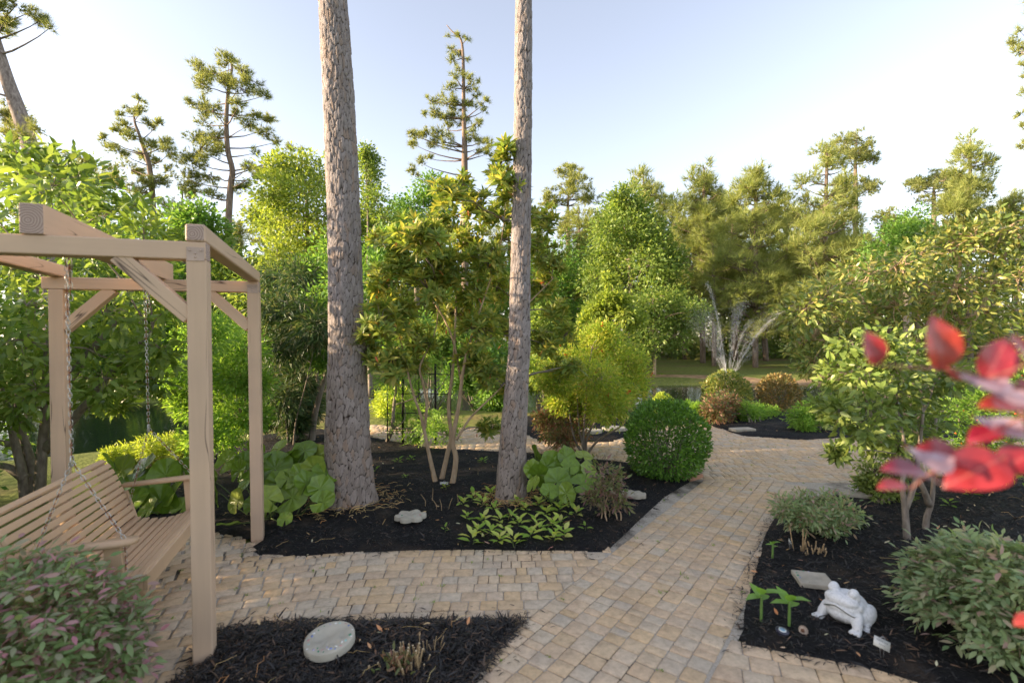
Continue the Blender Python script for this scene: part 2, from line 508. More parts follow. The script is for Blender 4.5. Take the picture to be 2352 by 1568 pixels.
# ---- pavers
def paver_mat():
    m, nt, out = nodes('paver')
    r = rnd(nt)
    c = ramp(nt, r, [(0, (.60, .45, .31)), (.18, (.62, .455, .29)), (.34, (.63, .45, .265)), (.5, (.605, .475, .335)), (.68, (.55, .46, .35)), (.82, (.61, .475, .34)), (1, (.625, .455, .295))])
    v = coord(nt, 'Object')
    geo = nt.nodes.new('ShaderNodeNewGeometry')
    a = noise(nt, 26, 6, geo.outputs['Position'], .7); b = noise(nt, 5, 3, geo.outputs['Position'], .6); s = noise(nt, 230, 2, geo.outputs['Position'])
    c = mix(nt, 1, c, ramp(nt, a, [(.25, (.66, .64, .62)), (.5, (.95, .95, .95)), (.75, (1.18, 1.17, 1.15))]), 'MULTIPLY')
    c = mix(nt, 1, c, ramp(nt, b, [(.3, (.84, .84, .86)), (.65, (1.08, 1.06, 1.03))]), 'MULTIPLY')
    c = mix(nt, ramp(nt, s, [(.66, (0, 0, 0)), (.78, (.5, .5, .5))]), c, (.5, .45, .38))
    p = N(nt, 'ShaderNodeBsdfPrincipled'); p.inputs['Roughness'].default_value = .86; p.inputs['Specular IOR Level'].default_value = .25
    nt.links.new(c, p.inputs['Base Color']); nt.links.new(bump(nt, noise(nt, 150, 4, geo.outputs['Position'], .7), .5, .0012), p.inputs['Normal'])
    nt.links.new(p.outputs[0], out.inputs[0])
    return m
def sand_mat():
    m, nt, out = nodes('joint_sand')
    geo = nt.nodes.new('ShaderNodeNewGeometry')
    a = noise(nt, 1.6, 4, geo.outputs['Position'], .6); b = noise(nt, 90, 4, geo.outputs['Position'], .7)
    l = ramp(nt, b, [(.3, (.36, .31, .25)), (.7, (.58, .52, .44))]); d = ramp(nt, b, [(.3, (.03, .027, .023)), (.7, (.13, .11, .085))])
    c = mix(nt, ramp(nt, a, [(.36, (0, 0, 0)), (.50, (1, 1, 1))]), d, l)
    p = N(nt, 'ShaderNodeBsdfPrincipled'); p.inputs['Roughness'].default_value = .95; p.inputs['Specular IOR Level'].default_value = .1
    nt.links.new(c, p.inputs['Base Color']); nt.links.new(bump(nt, b, .8, .01), p.inputs['Normal'])
    nt.links.new(p.outputs[0], out.inputs[0])
    return m
M_PAVER, M_SAND = paver_mat(), sand_mat()
def clip_poly(P, lines):
    for (p, n) in lines:
        out = []
        for i in range(len(P)):
            a, b = P[i-1], P[i]
            da, db = np.dot(a-p, n), np.dot(b-p, n)
            if da >= 0: out.append(a) if False else None
            if (da >= 0) != (db >= 0): out.append(a+(b-a)*da/(da-db))
            if db >= 0: out.append(b)
        P = out
        if len(P) < 3: return None
    return np.array(P)
def paver_outline(lx, ly, r):
    c = min(lx, ly)*.5
    a, b = lx/2, ly/2
    k = r.uniform(.10, .26, 4)*c*2*.5
    P = []
    for (sx, sy), kk in zip(((1, -1), (1, 1), (-1, 1), (-1, -1)), k):
        p1 = np.array([sx*a, sy*(b-kk)]); p2 = np.array([sx*(a-kk), sy*b]); pm = np.array([sx*(a-.30*kk), sy*(b-.30*kk)])
        seq = [p1, pm, p2] if (sx*sy > 0) else [p2, pm, p1]
        P += seq
    P = np.array(P)
    return P*(1+r.normal(0, .012, P.shape))
def paver_geo(P, z, r):
    """a slab with a worn, rounded rim"""
    n = len(P); c = P.mean(0)
    d = P-c; ln = np.linalg.norm(d, axis=1, keepdims=True)
    inn = c + d*(1-np.minimum(.006/ln, .5))
    tilt = r.normal(0, .003, 2)
    def zz(Q, h): return np.c_[Q, z + h + (Q-c) @ tilt]
    V = np.concatenate([zz(P, -.03), zz(P, -.0030), zz(inn, 0.0)])
    j = np.arange(n); k = (j+1) % n
    side = np.stack([j, k, n+k, n+j], -1); rim = np.stack([n+j, n+k, 2*n+k, 2*n+j], -1)
    return V, [np.concatenate([side, rim]), (2*n+j)[None]]
def pave(name, label, region, origin, ang, row, lines=(), bend=None, hole=(), seed=1, nparts=300, lens=(.072, .107, .107, .135, .16), gap=.0038, ext=(-5, 9, -5, 9)):
    r = np.random.default_rng(seed)
    region = np.asarray(region)
    u = np.array([math.cos(ang), math.sin(ang)]); v = np.array([-u[1], u[0]])
    lo, hi = region.min(0), region.max(0)
    cor = np.array([[lo[0], lo[1]], [hi[0], lo[1]], [hi[0], hi[1]], [lo[0], hi[1]]])-origin
    s0, s1, t0, t1 = (cor @ u).min()-.3, (cor @ u).max()+.3, (cor @ v).min()-.4, (cor @ v).max()+.6
    out = []
    for k in range(int(t0/row)-1, int(t1/row)+2):
        s = s0 - r.uniform(0, .2)
        while s < s1:
            l = r.choice(lens)*r.uniform(.97, 1.03)
            c = origin + u*(s+l/2) + v*(k*row)
            s += l
            th = ang
            if bend is not None:
                dy, sl = bend(c[0]); c = c + np.array([0, dy]); th = ang+math.atan(sl)
            out.append((c, l-gap-r.uniform(0, .004), th))
    C = np.array([o[0] for o in out])
    keep = inside(region, C) | (edge_dist(region, C) < .05)
    for h in hole:
        keep &= ~(inside(h, C) & (edge_dist(h, C) > .05))
    res = []
    for (c, l, th), kp in zip(out, keep):
        if not kp or c[1] < 1.5: continue
        cs, sn = math.cos(th), math.sin(th)
        P = paver_outline(l, row-gap-r.uniform(0, .003), r) @ np.array([[cs, sn], [-sn, cs]]) + c
        if lines: P = clip_poly(P, lines)
        if P is None or len(P) < 3: continue
        A = .5*abs(np.dot(P[:, 0], np.roll(P[:, 1], 1))-np.dot(P[:, 1], np.roll(P[:, 0], 1)))
        if A < .0007: continue
        res.append(P)
    g = Geo()
    V = np.c_[region, np.full(len(region), -.0045-.0004*(seed % 10))]
    g.add(V, np.arange(len(region))[None])
    base = g.obj(name, M_SAND, kind='structure')
    tag(base, label, 'path')
    def seen(P):
        c = P.mean(0); q = c/c[1]
        return (abs(q[0]) < 1.1 and c[1] > 2.2)
    def size(P):
        c = P.mean(0); vis = 1.0 if seen(P) else 0.0
        return vis/(c[1]**3)
    order = sorted(range(len(res)), key=lambda i: -size(res[i]))
    rest = Geo()
    for n_, i_ in enumerate(order):
        P = res[i_]; z = r.normal(0, .0012)
        V, F_ = paver_geo(P, z, r)
        if n_ < nparts:
            c = P.mean(0)
            g = Geo(); g.add(V, F_)
            o = g.obj('paver', M_PAVER, off=(c[0], c[1], 0)); o.parent = base
        else: rest.add(V, F_)
    if rest.n: rest.obj('pavers', M_PAVER, parent=base, kind='stuff')
    return base
A0 = np.array([.073, 2.80]); A1 = np.array([.74, 3.66])
md = (A1-A0)/np.linalg.norm(A1-A0); mang = math.atan2(md[1], md[0]); mn = np.array([md[1], -md[0]])   # towards the right of the path
MW = .98
B0 = G2(1699, 1484)
beds_all = [BEDS[k] for k in BEDS]
cross = np.array([G2(*p) for p in [(60, 1640), (440, 1600), (1205, 1430), (1215, 1412), (1400, 1262), (1200, 1255), (830, 1256), (590, 1262), (560, 1245), (520, 1218), (430, 1205), (250, 1245), (100, 1330)]])
pave('cross_path', 'tan and grey paved garden path between the tree bed and swing', cross, np.array([0, 2.84]), .01, .107,
     lines=[(A0 - mn*.004, -mn)], bend=lambda X: (-.15*max(0, -.7-X)**2, .30*max(0, -.7-X)), hole=beds_all, seed=3)
mp_ = [A0 - md*2.2 - mn*.12, A0 + md*3.75 - mn*.25, A0+md*3.75+mn*(MW+.05), A0 - md*1.5 + mn*(MW+.02), A0-md*2.2+mn*MW]
pave('main_path', 'straight paved path running from beside the toad bed to the plaza', np.array(mp_), A0 + mn*(.107*.5), mang, .107, lines=[(A0, mn), (A0+mn*(MW-.01), -mn), (A0+md*3.42, -np.array([.14, .99]))],
     hole=beds_all, seed=5, lens=(.06, .085, .107, .107, .135))
plz = np.array([G2(*p) for p in [(1400, 1066), (1560, 1108), (1640, 1125), (1790, 1190), (1960, 1150), (2060, 1090), (2400, 1075), (2400, 1005), (1920, 1003), (1850, 1008), (1700, 998), (1620, 970),
                                 (1560, 975), (1440, 1000), (1240, 1008), (1180, 985), (1180, 970), (1000, 990), (860, 975), (860, 1010), (1000, 1035), (1240, 1046)]])
far_hole = [BEDS[k] for k in BEDS]
pave('plaza', 'wide paved plaza behind the round boxwood, weathered grey and tan', plz, np.array([3, 5.7]), -.10, .107, lines=[(A0+md*3.42, np.array([.14, .99]))] , hole=far_hole, seed=8)
rp = np.array([B0+[-.03, .03], G2(1830, 1500), G2(1980, 1527), G2(2120, 1570), [2.3, 1.9], [2.3, 1.4], [.6, 1.4], [.6, 1.9]])
pave('edge_path', 'curved paved strip along the front edge of the toad bed', rp, B0, -.36, .118, lines=[(A0+mn*(MW+.002), mn)], hole=[BEDS['toad']], seed=9, lens=(.107, .135, .16, .16, .18))

# mulch kicked onto the paving and weeds in the joints
def spill(base_name, poly_keys, n, seed, weeds, region):
    r = np.random.default_rng(seed); base = bpy.data.objects[base_name]
    Q = []
    for k in poly_keys:
        P = BEDS[k]
        for _ in range(n):
            i = r.integers(len(P)); a, b_ = P[i-1], P[i]; q = a+(b_-a)*r.random()+r.normal(0, 1, 2)*np.array([.09, .09])*r.random()**.7
            if 1.8 < q[1] < 7.5 and not inside(P, q[None])[0] and inside(region, q[None])[0]: Q.append(q)
    if Q:
        Q = np.array(Q); m = len(Q); a = r.uniform(0, 6.283, m)
        tpl = (np.array([[-.05, 0, 0], [.05, 0, 0], [.07, .5, .06], [-.07, .5, .06], [0, 1, 0]]), [np.array([[0, 1, 2, 3]]), np.array([[3, 2, 4]])])
        V, F_ = place(tpl, np.c_[Q, np.full(m, .004)], np.c_[np.cos(a), np.sin(a), r.normal(0, .08, m)], np.c_[r.normal(0, .2, (m, 2)), np.ones(m)], r.gamma(2.5, .008, m)+.006)
        g = Geo(); g.add(V, F_); g.obj('mulch_spill', M_SHRED, parent=base, kind='stuff')
    if weeds:
        lo, hi = region.min(0), region.max(0); W = r.uniform(np.maximum(lo, [-3, 2.2]), np.minimum(hi, [5, 8]), (weeds*4, 2)); W = W[inside(region, W)][:weeds]
        for k in poly_keys: W = W[~inside(BEDS[k], W)]
        W = np.repeat(W, 9, 0)+r.normal(0, .008, (len(W)*9, 2)); m = len(W)
        V, F_ = place(leaf_mid(.3), np.c_[W, np.full(m, -.002)], r.normal(0, .6, (m, 3))+[0, 0, .8], r.normal(size=(m, 3)), r.uniform(.008, .022, m))
        g = Geo(); g.add(V, F_); g.obj('joint_weeds', leaf_mat('weed_'+base_name, [(.07, .12, .025), (.12, .17, .03)], .35), parent=base, kind='stuff')
spill('cross_path', ['tree', 'front'], 900, 1, 40, cross)
spill('main_path', ['tree', 'front', 'toad'], 900, 2, 40, np.array(mp_))
spill('plaza', ['tree', 'toad', 'pond', 'round'], 300, 3, 90, plz)
# the toad
def toad():
    c = G(1945, 1424, .025); ang = math.atan2(-.48, -.88)
    root = thing('toad_statue', c, 'white painted concrete toad statue with wide frowning mouth', 'statue', rotz=ang); root.scale = (.84, .84, .84)
    bm = bmesh.new(); bmesh.ops.create_uvsphere(bm, u_segments=20, v_segments=12, radius=1)
    bm.verts.index_update(); sv = np.array([v.co[:] for v in bm.verts])
    sf3 = np.array([[v.index for v in f.verts] for f in bm.faces if len(f.verts) == 3]); sf4 = np.array([[v.index for v in f.verts] for f in bm.faces if len(f.verts) == 4]); bm.free()
    bg = Geo()
    def ell(p, s, rot=None):
        M = Matrix.Translation(p) @ (Euler(rot).to_matrix().to_4x4() if rot else Matrix()) @ Matrix.Diagonal((*s, 1))
        A = np.array(M); bg.add(sv @ A[:3, :3].T + A[:3, 3], [sf3, sf4])
    def limb(a, b_, r0, r1, n=6):
        for k in range(n):
            f = k/(n-1); q = r0+(r1-r0)*f; ell(Vector(a).lerp(Vector(b_), f), (q, q, q))
    ell((-.025, 0, .10), (.118, .112, .092), (0, -.35, 0))
    ell((.035, 0, .110), (.092, .108, .078), (0, -.2, 0))
    ell((.045, 0, .072), (.086, .098, .062))
    ell((.055, 0, .155), (.072, .102, .046), (0, -.16, 0))       # upper head
    ell((.055, 0, .112), (.070, .096, .048), (0, -.10, 0))       # jaw and throat
    ell((.03, 0, .065), (.08, .08, .06))
    for s in (-1, 1):
        ell((.030, s*.060, .206), (.034, .030, .034)); ell((.02, s*.060, .185), (.038, .034, .03))
        ell((.035, s*.098, .135), (.026, .018, .024))
        limb((.055, s*.085, .075), (.085, s*.105, .04), .040, .030); limb((.085, s*.105, .04), (.100, s*.110, .016), .028, .024)
        for q in (-1, 0, 1): limb((.100, s*.110+q*.014, .013), (.138, s*.114+q*.024, .011), .015, .0115, 4)
        ell((-.05, s*.100, .07), (.078, .042, .062), (0, .3, 0)); limb((-.02, s*.11, .03), (.02, s*.125, .014), .026, .018, 4)
        for q in (-1, 0, 1): limb((.02, s*.128+q*.010, .010), (.05, s*.135+q*.018, .009), .011, .009, 3)
    me = bg.mesh('body', [])
    tmp = bpy.data.objects.new('body', me); COL.objects.link(tmp)
    md_ = tmp.modifiers.new('r', 'REMESH'); md_.mode = 'VOXEL'; md_.voxel_size = .0042
    sm = tmp.modifiers.new('s', 'SMOOTH'); sm.iterations = 5; sm.factor = .6
    dg = bpy.context.evaluated_depsgraph_get()
    me2 = bpy.data.meshes.new_from_object(tmp.evaluated_get(dg))
    bpy.data.objects.remove(tmp)
    m, nt, out = nodes('white_concrete')
    v = coord(nt, 'Object'); a = noise(nt, 60, 5, v, .7); b_ = noise(nt, 18, 4, v, .6)
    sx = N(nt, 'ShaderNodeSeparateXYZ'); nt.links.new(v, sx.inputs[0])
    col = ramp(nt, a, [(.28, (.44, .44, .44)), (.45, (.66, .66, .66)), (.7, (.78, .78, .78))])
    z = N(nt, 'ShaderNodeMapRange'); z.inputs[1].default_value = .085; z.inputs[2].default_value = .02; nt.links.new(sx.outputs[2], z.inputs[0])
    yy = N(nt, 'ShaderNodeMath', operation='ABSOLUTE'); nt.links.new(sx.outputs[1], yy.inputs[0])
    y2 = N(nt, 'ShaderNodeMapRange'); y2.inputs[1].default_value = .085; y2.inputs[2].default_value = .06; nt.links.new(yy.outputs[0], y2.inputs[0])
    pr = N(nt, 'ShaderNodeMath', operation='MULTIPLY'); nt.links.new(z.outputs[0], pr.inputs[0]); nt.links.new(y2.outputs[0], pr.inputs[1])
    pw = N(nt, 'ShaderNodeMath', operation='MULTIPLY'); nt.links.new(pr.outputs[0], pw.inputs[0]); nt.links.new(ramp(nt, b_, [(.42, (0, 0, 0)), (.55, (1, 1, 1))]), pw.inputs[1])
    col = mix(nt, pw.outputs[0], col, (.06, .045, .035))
    p = N(nt, 'ShaderNodeBsdfPrincipled'); p.inputs['Roughness'].default_value = .75; nt.links.new(col, p.inputs['Base Color']); nt.links.new(bump(nt, a, .5, .004), p.inputs['Normal']); nt.links.new(p.outputs[0], out.inputs[0])
    me2.materials.clear(); me2.materials.append(m); me2.polygons.foreach_set('use_smooth', [True]*len(me2.polygons))
    o = bpy.data.objects.new('body', me2); COL.objects.link(o); o.parent = root
    # mouth: a lip over a thin dark line, bowed down at the corners
    t = np.linspace(-1.35, 1.35, 30)
    def mouth(rx, ry, z0): return np.c_[.055+rx*np.cos(t), ry*np.sin(t), z0-.042*np.abs(np.sin(t))**1.5+.004*np.cos(t*3)]
    g = Geo(); V, F_ = tube(mouth(.0755, .1035, .137), np.r_[.003, np.full(28, .0065), .003], 8); g.add(V, F_); o = bpy.data.objects.new('lip', g.mesh('lip', m, True)); COL.objects.link(o); o.parent = root
    g = Geo(); V, F_ = tube(mouth(.0765, .1045, .1285), np.r_[.001, np.full(28, .0028), .001], 6); g.add(V, F_); o = bpy.data.objects.new('mouth_line', g.mesh('mouth_line', plain('grime', (.06, .055, .05), .9), True)); COL.objects.link(o); o.parent = root
    for s in (-1, 1):
        g = Geo(); bm = bmesh.new(); bmesh.ops.create_uvsphere(bm, u_segments=16, v_segments=10, radius=.0215, matrix=Matrix.Translation((.050, s*.064, .207)))
        me3 = bpy.data.meshes.new('eye'); bm.to_mesh(me3); bm.free(); me3.materials.append(m); me3.polygons.foreach_set('use_smooth', [True]*len(me3.polygons))
        o = bpy.data.objects.new('eye', me3); COL.objects.link(o); o.parent = root
toad()

# ------------------------------------------------------------------ swing frame and swing bench
def paint_mat(name, col, grain=1.0, crack=True):
    m, nt, out = nodes(name)
    v = coord(nt, 'Object', (16, 16, 1.1)); v2 = coord(nt, 'Object', (55, 55, 2.2)); v3 = coord(nt, 'Object')
    oi = nt.nodes.new('ShaderNodeObjectInfo')
    def shifted(vec):
        a = N(nt, 'ShaderNodeVectorMath', operation='ADD'); nt.links.new(vec, a.inputs[0])
        sc = N(nt, 'ShaderNodeVectorMath', operation='SCALE'); sc.inputs[3].default_value = 37
        cx = N(nt, 'ShaderNodeCombineXYZ'); nt.links.new(oi.outputs['Random'], cx.inputs[0]); nt.links.new(oi.outputs['Random'], cx.inputs[2])
        nt.links.new(cx.outputs[0], sc.inputs[0]); nt.links.new(sc.outputs[0], a.inputs[1]); return a.outputs[0]
    a = noise(nt, 1, 3, shifted(v), .6); b = noise(nt, 1, 4, shifted(v2), .6); d = noise(nt, 3, 3, v3)
    c = ramp(nt, a, [(.25, tuple(k*.92 for k in col)), (.75, tuple(min(1, k*1.06) for k in col))])
    c = mix(nt, 1, c, ramp(nt, d, [(.3, (.93, .93, .95)), (.7, (1.04, 1.03, 1.01))]), 'MULTIPLY')
    p = N(nt, 'ShaderNodeBsdfPrincipled'); p.inputs['Roughness'].default_value = .62; p.inputs['Specular IOR Level'].default_value = .3
    h = b
    if crack:
        ck = N(nt, 'ShaderNodeMath', operation='SUBTRACT'); ck.inputs[1].default_value = .5; nt.links.new(noise(nt, .55, 2, shifted(v), .4), ck.inputs[0])
        ab = N(nt, 'ShaderNodeMath', operation='ABSOLUTE'); nt.links.new(ck.outputs[0], ab.inputs[0])
        brk = noise(nt, 2.3, 2, shifted(v3))
        f1 = ramp(nt, ab.outputs[0], [(0, (1, 1, 1)), (.006, (0, 0, 0))]); f2 = ramp(nt, brk, [(.46, (0, 0, 0)), (.54, (1, 1, 1))])
        f = mix(nt, 1, f1, f2, 'MULTIPLY')
        c = mix(nt, f, c, (.09, .06, .045))
    nt.links.new(c, p.inputs['Base Color'])
    nt.links.new(bump(nt, h, .22*grain, .004), p.inputs['Normal'])
    nt.links.new(p.outputs[0], out.inputs[0])
    return m
M_PAINT = paint_mat('tan_paint', (.60, .43, .30))
M_PAINT2 = paint_mat('bench_paint', (.61, .42, .265), .5, False)
M_ENDGRAIN = None
def endgrain_mat():
    m, nt, out = nodes('painted_end_grain')
    v = coord(nt, 'Object')
    w = N(nt, 'ShaderNodeTexWave', wave_type='RINGS', rings_direction='Z', i_Scale=28.0, i_Distortion=2.0, i_Detail=2.0)
    mpn = N(nt, 'ShaderNodeMapping'); mpn.inputs['Location'].default_value = (.012, -.008, 0); nt.links.new(v, mpn.inputs[0]); nt.links.new(mpn.outputs[0], w.inputs[0])
    c = ramp(nt, w.outputs['Fac'], [(.1, (.28, .195, .16)), (.4, (.43, .315, .26)), (1, (.46, .34, .285))])
    p = N(nt, 'ShaderNodeBsdfPrincipled'); p.inputs['Roughness'].default_value = .75
    nt.links.new(c, p.inputs['Base Color']); nt.links.new(bump(nt, w.outputs['Fac'], .35, .004), p.inputs['Normal'])
    nt.links.new(p.outputs[0], out.inputs[0]); return m
M_ENDGRAIN = endgrain_mat()
TH = .3353
PO = np.array([-1.542, 2.4502, 0.0])
AV = np.array([math.cos(TH), math.sin(TH), 0]); BV = np.array([-math.sin(TH), math.cos(TH), 0]); ZV = np.array([0, 0, 1.0])
def L3(a, b, z): return PO + AV*a + BV*b + ZV*z
def timber(name, p0, p1, w, h, side, parent, mats, bev=.004, seg=2, ends=None):
    """a squared bar from p0 to p1, w wide along side, h the other way, with eased edges; grain along its length"""
    p0, p1, side = np.asarray(p0, float), np.asarray(p1, float), np.asarray(side, float)
    Z = norm(p1-p0); X = norm(side-Z*np.dot(side, Z)); Y = np.cross(Z, X); l = np.linalg.norm(p1-p0)
    bm = bmesh.new(); bmesh.ops.create_cube(bm, size=1)
    bmesh.ops.scale(bm, vec=(w, h, l), verts=bm.verts)
    bmesh.ops.bevel(bm, geom=list(bm.edges), offset=min(bev, w*.3, h*.3), segments=seg, profile=.5, affect='EDGES')
    if len(mats) > 1:
        for f in bm.faces:
            if abs(f.normal.z) > .9: f.material_index = 1
    me = bpy.data.meshes.new(name); bm.to_mesh(me); bm.free()
    for m in mats: me.materials.append(m)
    c = (p0+p1)/2 - np.array(parent.location)
    return mobj(name, me, parent, mat4(c, X, Y, Z, 1))
S4, HB, FW, FD = .089, 2.038, 1.38, 1.619
frame = thing('timber_arbor', L3(-FW/2, FD/2, 0), 'tan painted timber swing frame with braced posts holding the bench swing', 'swing frame')
TM = [M_PAINT, M_ENDGRAIN]
h2 = S4/2
for a in (-h2, -FW+h2):
    for b in (h2, FD+h2):
        timber('post', L3(a, b, -.08), L3(a, b, HB-.001), S4, S4, AV, frame, TM, .005)
for b in (h2, FD+h2):
    timber('cross_beam', L3(-FW-.04, b, HB+h2), L3(-.001, b, HB+h2), S4, S4, BV, frame, TM, .006)
for a in (-h2-.002, -FW+h2+.002):
    timber('side_beam', L3(a, -.004, HB+S4+h2+.001), L3(a, FD+S4+.003, HB+S4+h2+.001), S4, S4, AV, frame, TM, .012, 3)
timber('ridge_beam', L3(-FW/2, -.012, HB+S4+.071), L3(-FW/2, FD+.17, HB+S4+.071), S4, .14, AV, frame, TM, .003)
for b in (h2, FD+h2):
    for sg, ap in ((-1, -S4+.01), (1, -FW+S4-.01)):
        timber('brace', L3(ap, b, HB-.29), L3(ap+sg*.30, b, HB+.01), S4*.86, S4*.86, BV, frame, [M_PAINT], .005)
M_BOLT = plain('painted_steel', (.46, .345, .28), .5, .1)
for (a, b) in ((-h2, -.002), (-h2, FD-.002)):
    pl = timber('bracket_plate', L3(a-.002, b, HB-.008), L3(a-.002, b, HB+.062), .078, .004, AV, frame, [M_BOLT], .0015, 1)
    for da, dz in ((-.024, .018), (.024, .018), (0, .003), (0, -.015)):
        g = Geo(); q = np.array([[math.cos(t), 0, math.sin(t)] for t in np.linspace(0, 6.283, 9)[:-1]])
        c = np.array([da, -.0015, dz])
        A_ = c + q*.006; B_ = c + q*.004 + [0, -.005, 0]
        i = np.arange(8); k = (i+1) % 8
        g.add(np.concatenate([A_, B_]), [np.stack([i, k, 8+k, 8+i], -1), (8+i)[None]])
        o = g.obj('bolt', M_BOLT); o.parent = pl

# the bench
def B3(s, t, z): return L3(s-.69, t, z)           # s forwards, t along the bench
bench = thing('swing_bench', B3(0, .82, .3), 'slatted tan wooden bench swing hanging on chains from the timber frame', 'swing bench')
T0, T1 = .20, 1.43
def slat(name, s, z, ang, wid, thick=.019, t0=T0, t1=T1, jit=.0):
    d = AV*math.cos(ang)+ZV*math.sin(ang)
    return timber(name, B3(s, t0, z), B3(s, t1, z), wid, thick, d, bench, [M_PAINT2], .004, 2)
ns = 9
for k in range(ns):
    f = k/(ns-1); s = -.10+f*.42; z = .355+.055*f-.05*math.sin(f*math.pi)
    slat('seat_slat', s, z, .13-.16*math.cos(f*math.pi), .041)
back = smooth_path([(-.115, .375), (-.155, .47), (-.20, .60), (-.245, .71), (-.285, .775), (-.325, .795)], 60)
bl = np.r_[0, np.cumsum(np.linalg.norm(np.diff(back, axis=0), axis=1))]
nb = 10
for k in range(nb):
    q = (k+.5)/nb*bl[-1]; s, z = np.interp(q, bl, back[:, 0]), np.interp(q, bl, back[:, 1])
    s2, z2 = np.interp(q+.01, bl, back[:, 0]), np.interp(q+.01, bl, back[:, 1])
    slat('back_slat', s, z, math.atan2(z2-z, s2-s), bl[-1]/nb-.011)
timber('front_rail', B3(.345, T0, .375), B3(.345, T1, .375), .085, .022, ZV, bench, [M_PAINT2], .003)
timber('rear_rail', B3(-.13, T0+.01, .315), B3(-.13, T1-.01, .315), .07, .03, ZV, bench, [M_PAINT2], .003)
def profile_board(name, pts, w, t, th=.03):
    """a board sawn along a curve, th thick along the bench"""
    P = np.asarray(pts, float); Tn = norm(np.gradient(P, axis=0)); Nn = np.c_[-Tn[:, 1], Tn[:, 0]]
    w = np.broadcast_to(np.asarray(w, float), (len(P),))[:, None]
    top, bot = P, P+Nn*w
    V = []
    for tt in (t-th/2, t+th/2):
        for arr in (top, bot):
            V += [B3(s, tt, z) for s, z in arr]
    n = len(P); i = np.arange(n-1)
    def q(a, b): return np.stack([a*n+i, a*n+i+1, b*n+i+1, b*n+i], -1)
    e = np.array([[0, n, 3*n, 2*n], [n-1, 3*n-1, 4*n-1, 2*n-1]])
    g = Geo(); g.add(np.array(V), np.concatenate([q(0, 1), q(3, 2), q(2, 0), q(1, 3), e]))
    return g.obj(name, M_PAINT2, bench)
for tt in (T0+.02, (T0+T1)/2, T1-.02):
    off = .0105
    profile_board('back_support', np.c_[back[:, 0]-off, back[:, 1]-off*.4], np.linspace(.085, .06, 60), tt)
    sp = np.array([(-.15, .33), (-.10, .338), (0, .33), (.12, .333), (.25, .36), (.33, .388)])
    profile_board('seat_support', smooth_path(sp, 20)[::-1]-[0, .012], .075, tt)
for tt in (T0-.03, T1+.03):
    # arm: a board with rounded front
    outl = [(-.20, -.035), (.26, -.048), (.305, -.04), (.325, -.02), (.33, 0), (.325, .02), (.305, .04), (.26, .048), (-.20, .035)]
    V = [B3(s, tt+dt, .585+.03*(s+.2)) for s, dt in outl] + [B3(s, tt+dt, .608+.03*(s+.2)) for s, dt in outl]
    n = len(outl); i = np.arange(n); k = (i+1) % n
    g = Geo(); g.add(np.array(V), [np.stack([i, k, n+k, n+i], -1), i[::-1][None], (n+i)[None]])
    g.obj('armrest', M_PAINT2, bench)
    timber('arm_post', B3(.235, tt, .36), B3(.22, tt, .60), .075, .03, AV, bench, [M_PAINT2], .003)
    timber('arm_back_post', B3(-.20, tt, .55), B3(-.14, tt, .33), .06, .03, AV, bench, [M_PAINT2], .003)
# chains
M_ZINC = plain('galvanised_steel', (.55, .54, .51), .38, .85, var=.2, scale=30)
M_RUST = plain('rusty_steel', (.26, .10, .045), .8, .2, var=.4, scale=60)
def link_mesh(l=.030, w=.0075, r=.0020):
    pts = []
    for k in range(12):
        a = 2*math.pi*k/12
        pts.append((w*math.cos(a), 0, (l/2-w)*np.sign(math.sin(a))*(1 if abs(math.sin(a)) > .05 else 0)+w*math.sin(a)))
    P = np.array(pts); n = 12; sd = 4; V = []
    T = norm(np.roll(P, -1, 0)-np.roll(P, 1, 0)); Y = np.array([0, 1.0, 0])
    for k in range(n):
        X = np.cross(T[k], Y)
        for j in range(sd):
            a = 2*math.pi*j/sd+.785; V.append(P[k]+r*(math.cos(a)*X+math.sin(a)*Y))
    Q = [[k*sd+j, k*sd+(j+1) % sd, ((k+1) % n)*sd+(j+1) % sd, ((k+1) % n)*sd+j] for k in range(n) for j in range(sd)]
    return np.array(V), np.array(Q)
lv, lf = link_mesh()
LM = []
for m in (M_ZINC, M_RUST):
    g = Geo(); g.add(lv, lf); LM.append(g.mesh('chain_link', m, True))
def chain(p0, p1, wide=1.0, r=np.random.default_rng(5)):
    e = bpy.data.objects.new('chain', None); COL.objects.link(e); e.parent = bench; e.location = Vector(p0)-bench.location
    p0, p1 = np.asarray(p0), np.asarray(p1); d = p1-p0; l = np.linalg.norm(d); Z = d/l
    n = max(2, int(round(l/(.0235*wide))))
    X0 = norm(np.cross(Z, AV+.3*BV)); Y0 = np.cross(Z, X0)
    for k in range(n):
        c = d*(k+.5)/n
        X, Y = (X0, Y0) if k % 2 else (Y0, -X0)
        a = r.normal(0, .15); X, Y = X*math.cos(a)+Y*math.sin(a), Y*math.cos(a)-X*math.sin(a)
        mobj('chain_link', LM[0 if (k % 2 == 0 or r.random() < .25) else 1], e, mat4(c, X, Y, Z, wide))
for t in (.28, 1.32):
    hk = B3(0, t, HB+S4-.01)
    chain(hk, B3(.01, t, 1.02)); chain(hk+AV*.02+BV*-.02, hk+AV*.024-BV*.02-ZV*.27, 1.25)
    sgn = -1 if t < .8 else 1
    chain(B3(.01, t, 1.02), B3(.265, t+sgn*.10, .62)); chain(B3(.265, t+sgn*.10, .6), B3(.27, t+sgn*.10, .40))
    chain(B3(.01, t, 1.02), B3(-.16, t+sgn*.105, .42))
    mobj('ring', LM[0], bench, mat4(B3(.01, t, 1.02)-np.array(bench.location), BV, -AV, ZV, 1.9))
